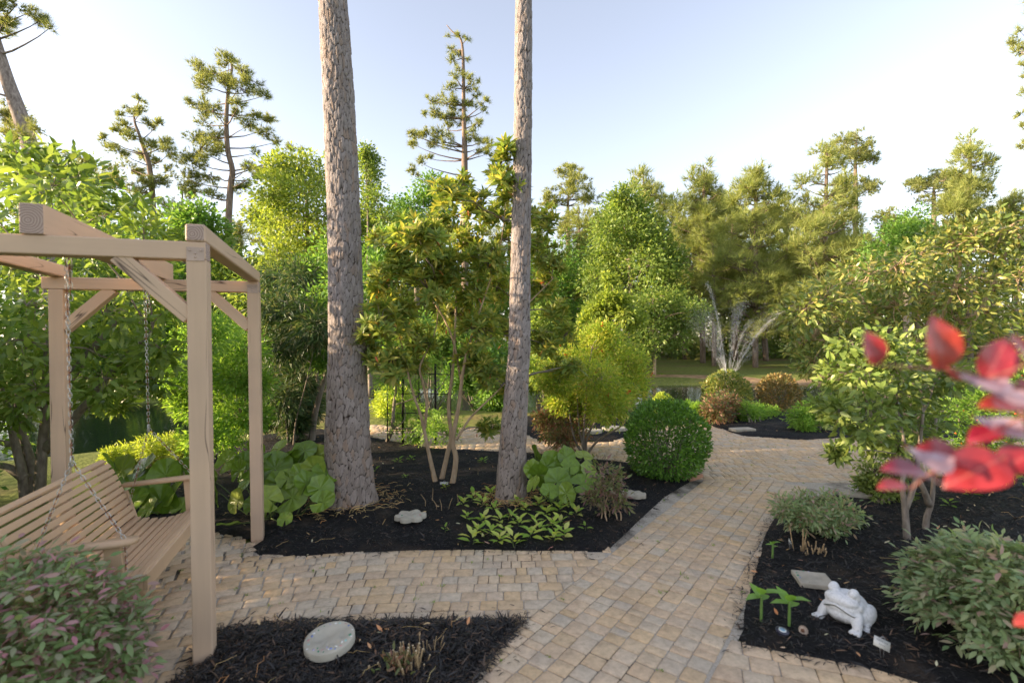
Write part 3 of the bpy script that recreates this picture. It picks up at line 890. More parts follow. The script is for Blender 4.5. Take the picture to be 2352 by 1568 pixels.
# ------------------------------------------------------------------ trees
M_BARK = bark_mat('pine_bark', (.10, .075, .065), (.25, .205, .18), (.42, .36, .32), 16, .3)
M_BARKF = bark_mat('far_pine_bark', (.09, .065, .05), (.20, .15, .12), (.33, .26, .21), 9, .25, .6, .02)
M_STEM = bark_mat('smooth_stem', (.27, .19, .12), (.46, .33, .215), (.56, .43, .31), 22, .35, .5, .004)
M_GREYSTEM = bark_mat('grey_stem', (.12, .10, .08), (.23, .19, .155), (.34, .30, .25), 22, .3, .6, .005)
def plated_bark():
    """grey bark plates over dark, rusty cracks; 'crack' is stored on the mesh with the relief"""
    m, nt, out = nodes('plated_bark')
    at = N(nt, 'ShaderNodeAttribute', attribute_name='crack'); pid = N(nt, 'ShaderNodeAttribute', attribute_name='plate')
    v = coord(nt, 'Object', (60, 60, 13)); a = noise(nt, 1, 6, v, .75)
    pc = ramp(nt, pid.outputs['Fac'], [(0, (.28, .255, .245)), (.35, (.33, .305, .295)), (.7, (.38, .355, .35)), (.88, (.33, .28, .245)), (1, (.36, .29, .245))])
    c = mix(nt, 1, pc, ramp(nt, a, [(.3, (.66, .64, .63)), (.7, (1.16, 1.15, 1.14))]), 'MULTIPLY')
    geo = nt.nodes.new('ShaderNodeNewGeometry'); sz = N(nt, 'ShaderNodeSeparateXYZ'); nt.links.new(geo.outputs['Position'], sz.inputs[0])
    zr = N(nt, 'ShaderNodeMapRange'); zr.inputs[1].default_value = 0; zr.inputs[2].default_value = 2.2; nt.links.new(sz.outputs[2], zr.inputs[0])
    c = mix(nt, 1, c, ramp(nt, zr.outputs[0], [(0, (1.05, .93, .82)), (.5, (.98, .92, .88)), (1, (.86, .84, .86))]), 'MULTIPLY')   # old brown bark low down, greyer above
    c = mix(nt, ramp(nt, at.outputs['Fac'], [(.10, (1, 1, 1)), (.55, (0, 0, 0))]), c, (.045, .032, .026))
    p = N(nt, 'ShaderNodeBsdfPrincipled'); p.inputs['Roughness'].default_value = .9; p.inputs['Specular IOR Level'].default_value = .15
    nt.links.new(c, p.inputs['Base Color']); nt.links.new(bump(nt, a, 1.0, .012), p.inputs['Normal'])
    nt.links.new(p.outputs[0], out.inputs[0]); return m
M_PLATE = plated_bark()
M_PINE = leaf_mat('pine_needles', [(.07, .09, .032), (.105, .12, .042), (.145, .15, .055)], .34, .5, .25)
M_PINE2 = leaf_mat('young_pine_needles', [(.075, .10, .032), (.115, .135, .042), (.16, .165, .056)], .36, .5, .25)
M_BROAD = leaf_mat('broad_leaf', [(.04, .085, .018), (.065, .125, .025), (.10, .16, .035)], .4)
M_LIME = leaf_mat('lime_leaf', [(.075, .11, .022), (.11, .145, .028), (.15, .175, .038)], .42)
M_FRESH = leaf_mat('fresh_leaf', [(.05, .085, .02), (.08, .118, .028), (.12, .15, .04)], .42)
M_DARK = leaf_mat('dark_leaf', [(.012, .028, .010), (.024, .05, .016), (.04, .07, .025)], .25)
M_WOODS = leaf_mat('woods_leaf', [(.04, .06, .018), (.07, .09, .028), (.12, .12, .04)], .4)

def plated_trunk(root, P, R, sides, rows, plate, depth, seed):
    """a trunk with real bark plates: cells stretched upright, their joints sunk"""
    r = np.random.default_rng(seed)
    zs = np.linspace(P[0][2], P[-1][2], rows)
    cx = np.interp(zs, P[:, 2], P[:, 0]); cyy = np.interp(zs, P[:, 2], P[:, 1]); rr = np.interp(zs, P[:, 2], R)
    a = np.linspace(0, 2*np.pi, sides, endpoint=False)
    A, Z = np.meshgrid(a, zs)
    Rm = float(np.mean(R)); circ = 2*np.pi*Rm
    # plate centres on the unrolled trunk
    pw, ph = plate
    nc = max(6, int(circ/pw)); nr = int((zs[-1]-zs[0])/ph)+2
    ci, ri = np.meshgrid(np.arange(nc), np.arange(nr))
    U0 = (ci + .5*(ri % 2) + r.uniform(-.36, .36, ci.shape))*(circ/nc); V0 = zs[0] + (ri + r.uniform(-.42, .42, ci.shape))*ph
    hgt = r.uniform(.45, 1.0, ci.shape); pid = r.random(ci.shape)
    U = (A*Rm).ravel() + .020*vnoise(np.c_[np.cos(A).ravel()*2, np.sin(A).ravel()*2, Z.ravel()*6], 3, seed); Vv = Z.ravel() + .055*vnoise(np.c_[np.cos(A).ravel()*2, np.sin(A).ravel()*2, Z.ravel()*3], 4, seed+1)
    d1 = np.full(len(U), 9.0); d2 = np.full(len(U), 9.0); best = np.zeros(len(U), int)
    rc = np.round((Vv-zs[0])/ph).astype(int); cc = np.round(U/(circ/nc)).astype(int)
    for dr in (-2, -1, 0, 1, 2):
        for dc in (-2, -1, 0, 1, 2):
            rI = np.clip(rc+dr, 0, nr-1); cI = (cc+dc) % nc
            du = U-U0[rI, cI]; du = (du+circ/2) % circ-circ/2
            d = np.hypot(du/pw, (Vv-V0[rI, cI])/ph)
            new = d < d1
            d2 = np.where(new, d1, np.minimum(d2, np.where(d == d1, d2, d))); best = np.where(new, rI*nc+cI, best); d1 = np.minimum(d1, d)
    crack = np.clip((d2-d1)/.24, 0, 1)
    h = (crack**.45)*hgt.ravel()[best]*depth
    lobes = 1+.025*np.cos(A*3+Z*.4)+.02*np.cos(A*5+1.3-Z*.7)
    RR = (np.repeat(rr, sides)*lobes.ravel()) - depth*.7 + h
    V = np.c_[np.repeat(cx, sides)+np.cos(A).ravel()*RR, np.repeat(cyy, sides)+np.sin(A).ravel()*RR, Z.ravel()]
    i = np.arange(rows-1)[:, None]*sides; j = np.arange(sides)[None]; k = (j+1) % sides
    g = Geo(); g.add(V, np.stack([i+j, i+k, i+sides+k, i+sides+j], -1).reshape(-1, 4))
    o = g.obj('trunk', M_PLATE, root, smooth=False)
    for nme, arr in (('crack', crack), ('plate', pid.ravel()[best])):
        at = o.data.attributes.new(nme, 'FLOAT', 'POINT'); at.data.foreach_set('value', arr.astype(np.float32))
    return o

def needle_tufts(C, D, r, n=15, l=.2, w=.011, spread=.8):
    """tufts of needles at C pointing along D"""
    k = len(C)
    P = np.repeat(C, n, 0); d = norm(np.repeat(norm(D), n, 0) + r.normal(0, spread, (k*n, 3)))
    s = r.uniform(.65, 1.15, k*n)[:, None]*l
    side = norm(np.cross(d, r.normal(size=(k*n, 3))))*w
    P = P - d*l*.12
    V = np.stack([P-side, P+side, P+d*s], 1).reshape(-1, 3)
    return V, np.arange(k*n*3).reshape(-1, 3)
def pine(base, trunk_pts, trunk_r, lobes, label, mat, barkm, seed, group='pines beyond the pond', tuft=(.2, .011), dens=1.0, name='pine_tree', sides=9, spread=.8):
    """lobes: (centre, radius); each hangs on a limb from the trunk"""
    r = np.random.default_rng(seed)
    root = thing(name, base, label, 'pine tree', group)
    P = smooth_path(trunk_pts, 26); R = np.interp(np.linspace(0, 1, 26), np.linspace(0, 1, len(trunk_r)), trunk_r)
    g = Geo(); V, F_ = tube(P, R, sides); g.add(V, F_)
    g.obj('trunk', barkm, root, smooth=True)
    gb, gn = Geo(), Geo()
    Cs, Ds = [], []
    for c, rad in lobes:
        c = np.asarray(c, float)
        hz = np.hypot(*(c-P.mean(0))[:2])
        i = np.argmin(np.abs(P[:, 2]-(c[2]-.30*np.linalg.norm((c-P[np.argmin(np.abs(P[:, 2]-c[2]))])[:2]))))
        a = P[i]
        V, F_ = tube(curve(a, c, -.05*np.linalg.norm(c-a), 5, .05*rad, r), np.linspace(max(.012, min(R[i]*.5, .05+.0*rad)), .008, 5), 4, False); gb.add(V, F_)
        ks = int(r.integers(4, 7)); m = max(2, int((1 if base[1] < 36 else .62)*dens*3.0*(rad/.45)**1.5))
        sc_ = rand_dirs(ks, r)*(r.random((ks, 1))**.5)*rad*[1, 1, .85]
        q = np.concatenate([e+rand_dirs(m, r)*r.random((m, 1))**.5*rad*.62*[1, 1, .8] for e in sc_]); m = len(q)
        for e in q[:max(3, m//4)]:
            V, F_ = tube(np.array([c, c+e*.5+[0, 0, -.05*rad], c+e]), [.011, .008, .004], 3, False); gb.add(V, F_)
        Cs.append(c+q); Ds.append(norm(q)+[0, 0, .75])
    if Cs:
        Cs, Ds = np.concatenate(Cs), np.concatenate(Ds)
        V, F_ = needle_tufts(Cs, Ds, r, 12, tuft[0]*1.85, max(tuft[1]*.65, .00047*base[1]), spread); gn.add(V, F_)
        gb.obj('branches', barkm, root)
        o = gn.obj('crown', mat, root)
    return root
def px_lobes(L, D, r, dj=.6):
    out = []
    for x, y, q in L:
        rad = px(D, q)
        out.append((Wp(x, y, D + r.normal(0, dj)), rad))
    return out
def cone_lobes(x, ytop, ybot, wpx, D, n, r, pw=.8):
    """lobes filling a young pine's rounded crown"""
    out = []
    for k in range(n):
        f = r.random()**.75
        y = ytop + (ybot-ytop)*f
        w = wpx*(.12+.88*min(1, f*1.5)**pw)*(1-.25*max(0, f-.75)/.25)
        a = r.uniform(0, 6.283); q = math.sqrt(r.random())
        out.append((Wp(x+w*q*math.cos(a), y, D + px(D, w)*q*math.sin(a)), px(D, r.uniform(11, 27))))
    return out
r_ = np.random.default_rng(21)

# the two pine trunks in the tree bed
def bed_pine(base_px, ctr, label, D, sides, rows, plate, depth, seed):
    b = G(*base_px)
    pts, rad = [], []
    for x, y, w in ctr:
        p = Wp(x, y, b[1]); pts.append(p); rad.append(px(b[1], w)/2)
    pts[0][2] = -.06
    pts, rad = np.array(pts), np.array(rad)
    top = pts[-1]+(pts[-1]-pts[-2])*1.0; pts = np.vstack([pts, top]); rad = np.r_[rad, rad[-1]*.97]
    root = thing('pine_tree', (pts[0][0], pts[0][1], 0), label, 'pine tree', 'tall pines in the tree bed')
    plated_trunk(root, pts, rad, sides, rows, plate, depth, seed)
    rl = np.random.default_rng(seed+3); g = Geo(); b0 = np.array([pts[0][0], pts[0][1], 0])
    for k in range(240):      # shed bark and straw heaped round the foot
        a = rl.uniform(0, 6.283); q = rad[0]*(.95+abs(rl.normal(0, .55))); p0 = b0+[math.cos(a)*q, math.sin(a)*q, .045+max(0, .05*(1.3-q/rad[0]))]
        a2 = rl.uniform(0, 6.283); V, F_ = tube(curve(p0, p0+[math.cos(a2)*rl.uniform(.03, .13), math.sin(a2)*rl.uniform(.03, .13), rl.normal(0, .006)], .01, 4, .004, rl), rl.uniform(.001, .0028), 3, False); g.add(V, F_)
    g.obj('shed_bark', M_NEEDLE, root, kind='stuff')
    # trunk above and the crown, high over the garden
    r = np.random.default_rng(seed+9)
    up = np.array([top, top+[-.1, .1, 3.5], top+[-.25, .2, 7.5], top+[-.3, .3, 11]])
    g = Geo(); V, F_ = tube(smooth_path(up, 14), np.linspace(rad[-1]*.96, .05, 14), 12); g.add(V, F_); g.obj('upper_trunk', M_BARK, root, smooth=True)
    g, gb = Geo(), Geo(); Cs = []
    for k in range(26):
        c = top + [r.normal(0, 1.3), r.normal(0, 1.3), r.uniform(5, 11.5)]
        V, F_ = tube(curve(top+[-.2, .2, c[2]-top[2]-.8], c, 0, 4), [.04, .03, .02, .01], 4, False); gb.add(V, F_)
        Cs.append(c + rand_dirs(14, r)*.55*r.random((14, 1))**.4)
    Cs = np.concatenate(Cs); V, F_ = needle_tufts(Cs, rand_dirs(len(Cs), r)+[0, 0, .6], r, 14, .22, .01)
    g.add(V, F_); gb.obj('branches', M_BARK, root); g.obj('crown', M_PINE, root)
    return root
bed_pine((802, 1158), [(803, 1170, 140), (802, 1130, 118), (800, 1060, 104), (799, 980, 97), (798, 880, 86), (797, 800, 80), (794, 650, 74), (790, 500, 72), (783, 330, 71), (777, 200, 69), (765, 0, 64), (757, -120, 61)],
         'thick grey pine trunk with plated bark beside the leopard plants', 4.7, 150, 500, (.038, .10), .017, 31)
bed_pine((1173, 1150), [(1172, 1165, 82), (1173, 1120, 70), (1178, 1000, 60), (1185, 900, 54), (1192, 800, 50), (1194, 650, 46), (1197, 500, 44), (1201, 300, 42), (1202, 150, 41), (1203, 0, 39), (1204, -120, 37)],
         'slimmer pine trunk rising behind the variegated ground cover', 4.8, 100, 470, (.033, .095), .014, 47)

# pines beyond the pond, hero crowns drawn lobe by lobe
def tr(pts, D, base_z=FARZ):
    Q = [Wp(x, y, D) for x, y in pts]
    b = Q[0].copy(); b[2] = base_z - .1
    return b, np.array([b]+Q[1:])
b, t = tr([(527, 830), (526, 620), (525, 510), (530, 425), (534, 391), (523, 343), (520, 272), (525, 204), (533, 155), (526, 128)], 30)
pine(b, t, [.22, .2, .17, .14, .09, .04], px_lobes([(460, 160, 22), (490, 165, 26), (525, 145, 24), (555, 160, 25), (575, 185, 18), (470, 195, 22), (510, 190, 28), (550, 200, 22), (610, 217, 12), (590, 210, 12), (440, 238, 12), (470, 240, 18),
     (490, 255, 22), (550, 235, 16), (540, 262, 13), (585, 260, 18), (615, 275, 16), (600, 300, 20), (570, 285, 18), (470, 280, 22), (450, 310, 23), (490, 320, 26), (460, 345, 28), (440, 372, 28), (500, 350, 20), (480, 400, 26),
     (430, 410, 23), (640, 325, 14), (665, 340, 12), (690, 350, 9), (585, 350, 11), (570, 385, 18), (600, 390, 16), (590, 410, 12), (450, 440, 24), (490, 450, 22), (560, 430, 18)], 30, r_, .9),
     'tall crooked pine with layered golden crown behind the swing frame', M_PINE, M_BARKF, 61, dens=4.0)
b, t = tr([(350, 800), (352, 520), (345, 395), (330, 340), (320, 310), (308, 270), (320, 230)], 30)
pine(b, t, [.2, .16, .12, .07, .03], px_lobes([(322, 230, 11), (300, 248, 15), (322, 255, 15), (275, 262, 11), (290, 290, 18), (265, 300, 15), (340, 285, 13), (365, 283, 11), (300, 315, 14), (235, 315, 11), (250, 330, 15), (350, 335, 19),
     (385, 330, 17), (395, 350, 17), (330, 350, 17), (360, 370, 16), (270, 345, 18), (300, 390, 30), (260, 400, 28), (345, 420, 28), (290, 430, 32), (380, 400, 20), (240, 420, 26), (330, 460, 30)], 30, r_, .9),
     'airy open pine with bluish lower limbs near the crooked pine', M_PINE, M_BARKF, 62, dens=4.0)
b, t = tr([(1068, 840), (1068, 600), (1067, 392), (1067, 331), (1065, 259), (1064, 144), (1059, 92), (1040, 74), (1026, 58)], 28)
pine(b, t, [.24, .21, .18, .14, .10, .07, .04, .02], px_lobes([(1028, 81, 6), (1057, 82, 8), (1074, 89, 6), (1034, 112, 8), (1048, 124, 10), (1040, 138, 10), (1073, 134, 6), (1054, 161, 9), (1041, 173, 9), (1073, 173, 10), (1086, 184, 12),
     (1099, 190, 8), (1034, 202, 12), (1083, 204, 11), (1097, 216, 9), (988, 230, 11), (1011, 228, 14), (1028, 236, 15), (1046, 228, 12), (1069, 239, 14), (1112, 236, 11), (1092, 242, 9), (1115, 253, 6), (976, 262, 8), (1000, 259, 13),
     (1023, 268, 18), (1046, 268, 18), (1069, 276, 16), (1095, 282, 11), (945, 305, 11), (959, 314, 14), (982, 308, 17), (1008, 305, 17), (1028, 300, 15), (1000, 325, 15), (1028, 328, 15), (948, 331, 11), (1086, 314, 15), (1106, 325, 17),
     (1123, 331, 13), (1092, 343, 11), (1121, 351, 11), (982, 363, 11), (965, 374, 11), (942, 389, 11), (953, 403, 6)], 28, r_, .5),
     'tall narrow pine with bare twisted tip between the bed pines', M_PINE, M_BARKF, 63, dens=4.4, tuft=(.17, .010))
def far_pine(x, ytop, ybot, w, D, label, seed, n=46, mat=None, base_y=None, dens=1.0, lean=0, tuft=(.32, .012)):
    r = np.random.default_rng(seed)
    b, t = tr([(x+lean, 850), (x+lean*.6+r.normal(0, 3), (ytop+850)/2), (x+r.normal(0, 3), ytop+40), (x, ytop+4)], D)
    return pine(b, t, [.0058*D, .005*D, .07, .025], cone_lobes(x, ytop+8, ybot, w*1.25, D, int(n*2.0), r), label, mat or M_PINE2, M_BARKF, seed, dens=dens*1.3, tuft=tuft, spread=.55)
def round_lobes(x, y, w, h, D, n, r):
    return [(Wp(x+w*math.cos(a)*q, y-h*math.sin(a)*q, D+r.normal(0, px(D, w)*.4)), px(D, r.uniform(12, 20))) for a, q in ((r.uniform(-.3, 3.44), math.sqrt(r.random())) for _ in range(n))]
def flat_pine(x, ytop, ybot, w, D, label, seed, n=26, lean=0):
    r = np.random.default_rng(seed)
    b, t = tr([(x+lean, 840), (x+lean*.7, 640), (x+lean*.3, ybot+20), (x, (ytop+ybot)/2), (x+4, ytop+10)], D)
    L = round_lobes(x, (ytop+ybot)/2, w, (ybot-ytop)/2, D, n, r) + round_lobes(x+r.normal(0, 10), ybot+10, w*.8, 30, D, n//3, r)
    return pine(b, t, [.0055*D, .005*D, .0045*D, .09, .03], L, label, M_PINE, M_BARKF, seed, dens=2.4, tuft=(.24, .013))
flat_pine(1305, 382, 520, 58, 44, 'flat crowned golden pine showing beside the slimmer trunk', 71, 30)
far_pine(1478, 392, 640, 66, 40, 'dusky pine rising behind the light green broadleaf tree', 72, 44)
far_pine(1615, 374, 700, 80, 33, 'dense golden pine behind the fountain jets with candle tips', 73, 60)
far_pine(1735, 382, 760, 92, 28, 'broad golden pine with a thick straight trunk by the fountain', 74, 70)
far_pine(1898, 330, 780, 105, 27, 'largest bluish green pine above the camellia hedge', 75, 84, dens=1.1)
flat_pine(1965, 305, 420, 56, 42, 'flat topped pine peeking over the largest bluish pine', 76, 26)
flat_pine(2145, 390, 470, 62, 42, 'wide flat topped pine left of the pointed pine', 77, 26)
far_pine(2228, 312, 560, 56, 32, 'pointed young pine above the sunlit camellia', 78, 40)
far_pine(2330, 440, 650, 60, 34, 'low young pine behind the camellia edge', 79, 30)
SRC = []
def pine_copy(src, x, ytop, D, label, rz):
    """a further tree of the same growth, its own thing"""
    o, top = src
    b = Wp(x, 850, D); b[2] = FARZ-.1; s_ = (Wp(x, ytop, D)[2]-b[2])/top
    c = o.copy(); COL.objects.link(c); c.location = Vector(b); c.rotation_euler = (0, 0, rz); c.scale = (s_, s_, s_); c['label'] = label
    for ch in o.children:
        d = ch.copy(); COL.objects.link(d); d.parent = c
    return c
def add_pine(k, nsrc, x, yt, ybot, w, D, label, seed, n, mat):
    if k < nsrc:
        o = far_pine(x, yt, ybot, w, D, label, seed, n, mat=mat); SRC.append((o, Wp(x, yt, D)[2]-o.location.z))
    else: pine_copy(SRC[k % len(SRC)], x, yt, D, label, 1.0+k*1.7)
for k, ((x, yt, D), lab) in enumerate(zip([(1545, 450, 46), (1660, 430, 48), (1800, 440, 45), (1850, 470, 38), (1395, 470, 50), (1575, 480, 38), (1640, 520, 30), (1420, 500, 34), (1340, 470, 38), (1690, 455, 36), (2040, 470, 34), (2110, 500, 32), (1760, 470, 34), (2280, 470, 36), (1930, 430, 36)],
        ['slender pine between the broadleaf tree and the golden pines', 'slender pine in the gap behind the fountain jets', 'slender pine behind the broad golden pine trunk', 'slim pine just before the largest bluish pine', 'faint far pine behind the light green broadleaf', 'slim pine close behind the small pale trunked tree', 'short slim pine standing right behind the fountain',
         'pine tucked behind the light green broadleaf tree', 'pine between the flat crowned pine and the broadleaf tree', 'pine in the gap between the two golden pines', 'pine between the flat topped pines', 'pine below the wide flat topped pine', 'pine close beside the broad golden pine', 'pine behind the camellia next to the pointed pine', 'pine merging with the largest bluish pine'])):
    add_pine(k, 3, x, yt, 680, 66, D, lab, 80+k, 34, M_PINE2)
SRC = []
for k, ((x, yt, D, w), lab) in enumerate(zip([(180, 340, 34, 60), (420, 420, 38, 60), (640, 440, 36, 60), (930, 480, 40, 50), (60, 300, 36, 50), (1180, 470, 46, 50), (560, 500, 44, 60), (760, 470, 44, 60), (860, 520, 42, 60), (1010, 500, 46, 60), (1110, 520, 44, 60), (1240, 500, 40, 60), (1350, 520, 42, 60), (300, 480, 40, 60), (2050, 520, 40, 60)],
        ['above the privet leaves over the swing', 'behind the ridge beam of the swing frame', 'beside the lime green tree', 'behind the rounded dark oak', 'next to the leaning grey pine', 'close behind the slimmer bed pine', 'under the crooked pine crown', 'right behind the thick bed pine trunk', 'past the thin light green tree', 'under the narrow pine with twisted tip', 'between the narrow pine and slimmer trunk', 'under the flat crowned golden pine', 'behind the bright sapling', 'below the airy open pine', 'under the wide flat topped pine'])):
    add_pine(k, 3, x, yt, 700, w, D, 'dark background pine showing '+lab, 190+k, 36, M_PINE)
# leaning trunk at the edge and the overhanging branch
b, t = tr([(130, 760), (100, 480), (72, 350), (40, 250), (10, 165), (-30, 30), (-60, -120)], 16, FARZ)
pine(b, t, [.26, .24, .21, .17, .12], px_lobes([(20, 240, 16), (5, 265, 24), (35, 262, 22), (60, 285, 22), (85, 290, 16), (0, 300, 22), (30, 310, 18), (-40, 200, 30), (-60, 120, 40), (-30, 60, 30), (-10, 20, 26), (40, 10, 18), (70, 28, 16), (95, 45, 14), (118, 62, 12), (10, 50, 14), (0, 70, 12),
     (-90, 0, 40), (-60, -60, 50), (20, -40, 40), (30, 285, 14), (55, 310, 14)], 16, r_, .5), 'leaning grey pine with branches overhanging the swing', M_PINE, M_BARK, 99, dens=8.0, tuft=(.16, .006))
b, t = tr([(2460, 820), (2450, 400), (2440, 100), (2430, -100)], 20, 0)
pine(b, t, [.24, .2, .15, .1], px_lobes([(2345, 75, 12), (2330, 100, 14), (2345, 120, 14), (2350, 150, 12), (2355, 180, 14), (2345, 260, 10), (2355, 290, 14), (2352, 330, 10), (2400, 100, 40), (2420, 200, 40), (2400, 300, 40), (2440, 0, 50)], 20, r_, .5),
     'tall pine whose branch tips enter beside the sunlit camellia', M_PINE, M_BARK, 98, dens=5, tuft=(.18, .008))

# ---- broadleaf trees
def leaf_cloud(lobes, r, sub, per, size, tpl, srad=.34, up=.5, out=1.0, droop=0.0):
    """clumps of leaves spread through each lobe; returns geometry and clump centres"""
    Ps, Ds, Ns, Ss, Cs = [], [], [], [], []
    for c, rad in lobes:
        rad3 = np.broadcast_to(np.asarray(rad, float), (3,)); rm = float(rad3.mean())
        d = rand_dirs(sub, r); q = r.random((sub, 1))**.45
        ctr = np.asarray(c) + d*q*rad3
        Cs.append(ctr)
        n = sub*per
        off = r.normal(size=(n, 3))*rm*srad*[1, 1, .7]
        P = np.repeat(ctr, per, 0) + off
        Dv = norm(off)*.8 + np.repeat(d, per, 0)*out*.6 + r.normal(0, .45, (n, 3)) + [0, 0, -droop]
        Nv = r.normal(0, .55, (n, 3)) + [0, 0, up*1.4] + np.repeat(d, per, 0)*.5
        Ps.append(P); Ds.append(Dv); Ns.append(Nv); Ss.append(r.uniform(.65, 1.2, n)*size)
    P, D, Nn, S = map(np.concatenate, (Ps, Ds, Ns, Ss))
    V, F_ = place(tpl, P, D, Nn, S)
    return V, F_, np.concatenate(Cs), (P, D, Nn, S)
def broadleaf(base, trunk, tr_r, lobes, label, mat, seed, sub=40, per=26, size=.12, tpl=None, name='broadleaf_tree', cat='tree', group=None, barkm=None, twigs=.35, srad=.30, up=.5, droop=0.0, limb=.035):
    r = np.random.default_rng(seed)
    root = thing(name, base, label, cat, group)
    barkm = barkm or M_GREYSTEM
    P = smooth_path(trunk, 16); R = np.interp(np.linspace(0, 1, 16), np.linspace(0, 1, len(tr_r)), tr_r)
    g = Geo(); V, F_ = tube(P, R, 8); g.add(V, F_); g.obj('trunk', barkm, root, smooth=True)
    V, F_, C, _ = leaf_cloud(lobes, r, sub, per, size, tpl or leaf_small(.5), srad, up, 1, droop)
    gb = Geo()
    for j, (c, rad) in enumerate(lobes):
        c = np.asarray(c)
        i = np.argmin(np.linalg.norm(P-(c-[0, 0, 1.0*np.mean(rad)]), axis=1))
        v, f = tube(curve(P[i], c, .05, 6, .06*np.mean(rad), r), np.linspace(min(R[i], limb), limb*.35, 6), 5, False); gb.add(v, f)
        cc = C[j*sub:(j+1)*sub]
        for e in cc[:int(sub*twigs)]:
            v, f = tube(curve(c, e, .03, 4, .05*np.mean(rad), r), np.linspace(limb*.35, limb*.1, 4), 3, False); gb.add(v, f)
    gb.obj('limbs', barkm, root)
    g = Geo(); g.add(V, F_); g.obj('crown', mat, root)
    return root
def bl(L, D, r, dj=.5, asp=1.0):
    out = []
    for x, y, q in L:
        rad = px(D, q); out.append((Wp(x, y, D+r.normal(0, dj)), np.array([rad, rad, rad*asp])))
    return out
def trunk_to(x0, y0, x1, y1, D, z0=None):
    a, c = Wp(x0, y0, D), Wp(x1, y1, D)
    if z0 is not None: a[2] = z0
    return a, np.array([a, a*.5+c*.5+r_.normal(0, .08, 3)*[1, 1, 0], c])
b, t = trunk_to(700, 850, 705, 450, 19, FARZ)
broadleaf(b, t, [.16, .12, .06], bl([(690, 390, 48), (740, 420, 50), (640, 400, 38), (625, 450, 42), (690, 460, 56), (750, 490, 56), (640, 520, 50), (700, 550, 60), (770, 560, 55), (820, 500, 36), (830, 570, 42), (860, 520, 30), (600, 500, 30), (640, 590, 50)], 19, r_, .8),
          'lime green sunlit tree behind the thick pine trunk', M_LIME, 111, 46, 30, .16)
b, t = trunk_to(850, 840, 845, 480, 16, FARZ)
broadleaf(b, t, [.08, .06, .03], bl([(838, 350, 16), (850, 365, 18), (842, 385, 18), (855, 400, 16), (848, 430, 22), (865, 460, 24), (840, 470, 26), (880, 500, 24)], 16, r_, .3), 'thin light green tree poking out beside the thick trunk', M_FRESH, 112, 24, 18, .12, srad=.4)
b, t = trunk_to(955, 830, 960, 520, 34, FARZ)
broadleaf(b, t, [.25, .2, .1], bl([(985, 430, 30), (960, 470, 36), (920, 490, 32), (1005, 470, 36), (900, 520, 30), (950, 530, 45), (1000, 540, 45), (900, 580, 45), (950, 610, 55), (1010, 620, 50)], 34, r_, 1.2), 'rounded dark green oak far behind the bed shrub tree', M_BROAD, 113, 40, 26, .26)
b, t = trunk_to(1450, 850, 1445, 560, 27, FARZ)
broadleaf(b, t, [.24, .2, .08], bl([(1440, 455, 30), (1420, 485, 36), (1465, 490, 36), (1400, 530, 40), (1450, 540, 46), (1500, 540, 38), (1380, 580, 40), (1430, 600, 50), (1490, 600, 50), (1540, 590, 34), (1370, 640, 40), (1420, 660, 50), (1480, 670, 48), (1530, 650, 40)], 27, r_, .9),
          'light green broadleaf tree with sunlit top beside the golden pines', M_FRESH, 114, 46, 28, .22)
b, t = trunk_to(1503, 858, 1500, 720, 24, FARZ)
broadleaf(b, t, [.09, .07, .04], bl([(1500, 690, 40), (1460, 720, 36), (1540, 700, 40), (1580, 740, 34), (1500, 750, 42), (1450, 780, 34), (1550, 770, 36), (1480, 800, 28), (1600, 710, 24)], 24, r_, .5), 'small pale trunked tree on the far bank beside the fountain', M_FRESH, 115, 42, 24, .18, barkm=M_STEM)
b, t = trunk_to(1415, 1000, 1415, 700, 10.5, -.1)
broadleaf(b, t, [.03, .025, .015], bl([(1400, 640, 12), (1405, 665, 16), (1395, 690, 20), (1430, 690, 20), (1370, 710, 20), (1440, 720, 24), (1400, 730, 28), (1460, 740, 20), (1350, 740, 18)], 10.5, r_, .25), 'bright spring green sapling behind the feathery shrub', M_LIME, 116, 22, 20, .11, name='sapling')
b, t = trunk_to(2085, 850, 2080, 560, 22, 0)
broadleaf(b, t, [.2, .15, .08], bl([(2090, 510, 34), (2060, 540, 34), (2120, 540, 34), (2080, 580, 42), (2140, 590, 40), (2020, 600, 40), (1990, 660, 40)], 22, r_, .6), 'rounded glossy tree rising just behind the camellia hedge', M_BROAD, 117, 44, 26, .16)
